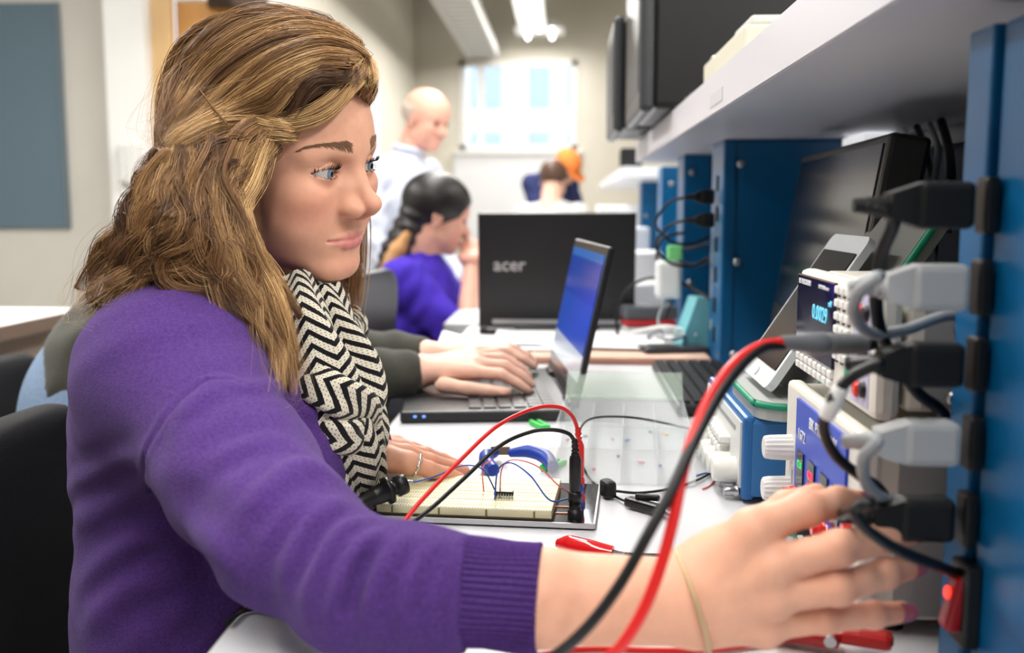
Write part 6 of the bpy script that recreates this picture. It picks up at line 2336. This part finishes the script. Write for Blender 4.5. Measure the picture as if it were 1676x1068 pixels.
def build_scarf(w):
    nk = NB + np.array([.030, 0, .030])
    loop = [nk + np.array([.062 * math.cos(a), .064 * math.sin(a), .012 - .018 * math.cos(a)]) for a in np.linspace(-2.6, 2.6, 12)]
    loop2 = [nk + np.array([.006, 0, -.022]) + np.array([.072 * math.cos(a), .074 * math.sin(a), .006 - .022 * math.cos(a)]) for a in np.linspace(-2.9, 2.9, 12)]
    T = [
        fold_tube(loop, [.016, .020, .022, .020, .016], .3),
        fold_tube(loop2, [.018, .022, .024, .022, .018], 1.4, shift=.004),
        fold_tube([P3(486, 455, .925), P3(500, 520, .895), P3(522, 600, .882), P3(548, 680, .884), P3(578, 750, .896), P3(596, 812, .915)], [.016, .022, .027, .029, .026, .016], .7, .7, shift=.003),
        fold_tube([P3(528, 470, .945), P3(552, 540, .935), P3(578, 610, .93), P3(592, 668, .93), P3(588, 715, .935)], [.016, .021, .026, .025, .014], 2.1, .7),
        fold_tube([P3(466, 500, .905), P3(484, 570, .888), P3(504, 640, .880), P3(534, 716, .882), P3(572, 786, .900), P3(592, 830, .915)], [.012, .018, .022, .024, .020, .012], 4.0, .7, shift=.006),
        fold_tube([P3(476, 610, .885), P3(512, 630, .866), P3(552, 648, .866), P3(588, 664, .885), P3(606, 690, .91)], [.010, .017, .019, .018, .012], 5.0, .6, shift=.002),
        fold_tube([P3(500, 690, .885), P3(536, 706, .868), P3(572, 712, .875), P3(602, 700, .90)], [.010, .016, .017, .011], 3.2, .6),
        fold_tube([P3(604, 640, .93), P3(606, 700, .925), P3(600, 760, .92), P3(596, 815, .925)], [.012, .018, .020, .014], 1.0, .7),
    ]
    V, F, UV, n = [], [], [], 0
    for v, f, uv in T:
        V.append(v)
        F.append(f + n)
        UV.append(uv)
        n += len(v)
    V, F, UV = np.concatenate(V), np.concatenate(F), np.concatenate(UV)
    o = np_mesh('scarf', V, F, chevron_mat(), w)
    me = o.data
    lay = me.uv_layers.new(name='knit')
    idx = np.empty(len(me.loops), np.int32)
    me.loops.foreach_get('vertex_index', idx)
    lay.data.foreach_set('uv', UV[idx].astype(np.float32).ravel())
    tag(o, 'black and cream chevron knit scarf')
    # fringe of loose threads
    rng = np.random.RandomState(8)
    # bracelet on the right wrist
    ax = RW + (R_FING['middle'][0][0] - RW) * .02
    u = (RW - CUFF_B)
    u /= np.linalg.norm(u)
    a1 = np.array([0, 0, 1.0]) - u * u[2]
    a1 /= np.linalg.norm(a1)
    a2 = np.cross(u, a1)
    pts = [ax + u * .010 * math.sin(t - 1.2) + a1 * .0300 * math.cos(t) + a2 * .0300 * math.sin(t) for t in np.linspace(0, 6.283, 25)[:-1]]
    b = MB().tube(pts, .0014, 8, 3, closed=True).build('bracelet', mat('pale_gold_cord', lin(196, 172, 132), .4, metal=.4), w)
    tag(b, 'thin pale gold bracelet')
    # ring on the left hand
    p0, p1 = L_FING['index'][0][0], L_FING['index'][0][1]
    u = (p1 - p0) / np.linalg.norm(p1 - p0)
    c = p0 + (p1 - p0) * .42
    a1 = np.array([0, 0, 1.0]) - u * u[2]
    a1 /= np.linalg.norm(a1)
    a2 = np.cross(u, a1)
    m = MB()
    m.tube([c + a1 * .0100 * math.cos(t) + a2 * .0100 * math.sin(t) for t in np.linspace(0, 6.283, 17)[:-1]], .0016, 6, 3, closed=True)
    rg = m.build('ring', mat('silver_ring', lin(222, 218, 214), .2, metal=1), w)
    for k in range(9):
        t = 6.283 * k / 9
        MB().ball(c + a1 * .0108 * math.cos(t) + a2 * .0108 * math.sin(t), .0021, 8, 6).build('bead', mat('silver_bead', lin(228, 224, 220), .15, metal=1), rg)
    # nails of the right hand
    for nme in ('index', 'middle', 'ring', 'pinky'):
        pts, rs = R_FING[nme]
        u = pts[3] - pts[2]
        u /= np.linalg.norm(u)
        up = np.array([0, -1.0, .25])
        up -= u * (up @ u)
        up /= np.linalg.norm(up)
        sd = np.cross(u, up)
        V, F = [], []
        r = rs[3]
        nu, nv = 7, 7
        for i in range(nu):
            for j in range(nv):
                a = (j / (nv - 1) - .5) * 1.9
                l = (-.0045 + .0125 * i / (nu - 1)) - (.0022 * (abs(j / (nv - 1) - .5) * 2) ** 2 if i == nu - 1 else 0)
                rad = r + .0007 - .0012 * (i / (nu - 1)) ** 2
                V.append(pts[3] + u * l + up * math.cos(a) * rad + sd * math.sin(a) * rad)
        nV = len(V)
        V += [v - up * .0007 for v in V]
        for i in range(nu - 1):
            for j in range(nv - 1):
                q0 = i * nv + j
                F += [(q0, q0 + 1, q0 + nv + 1, q0 + nv), (nV + q0 + nv, nV + q0 + nv + 1, nV + q0 + 1, nV + q0)]
        MB().add(V, F, True).build('nail', NAIL, w)
w = build_woman()
build_hair(w)
build_scarf(w)
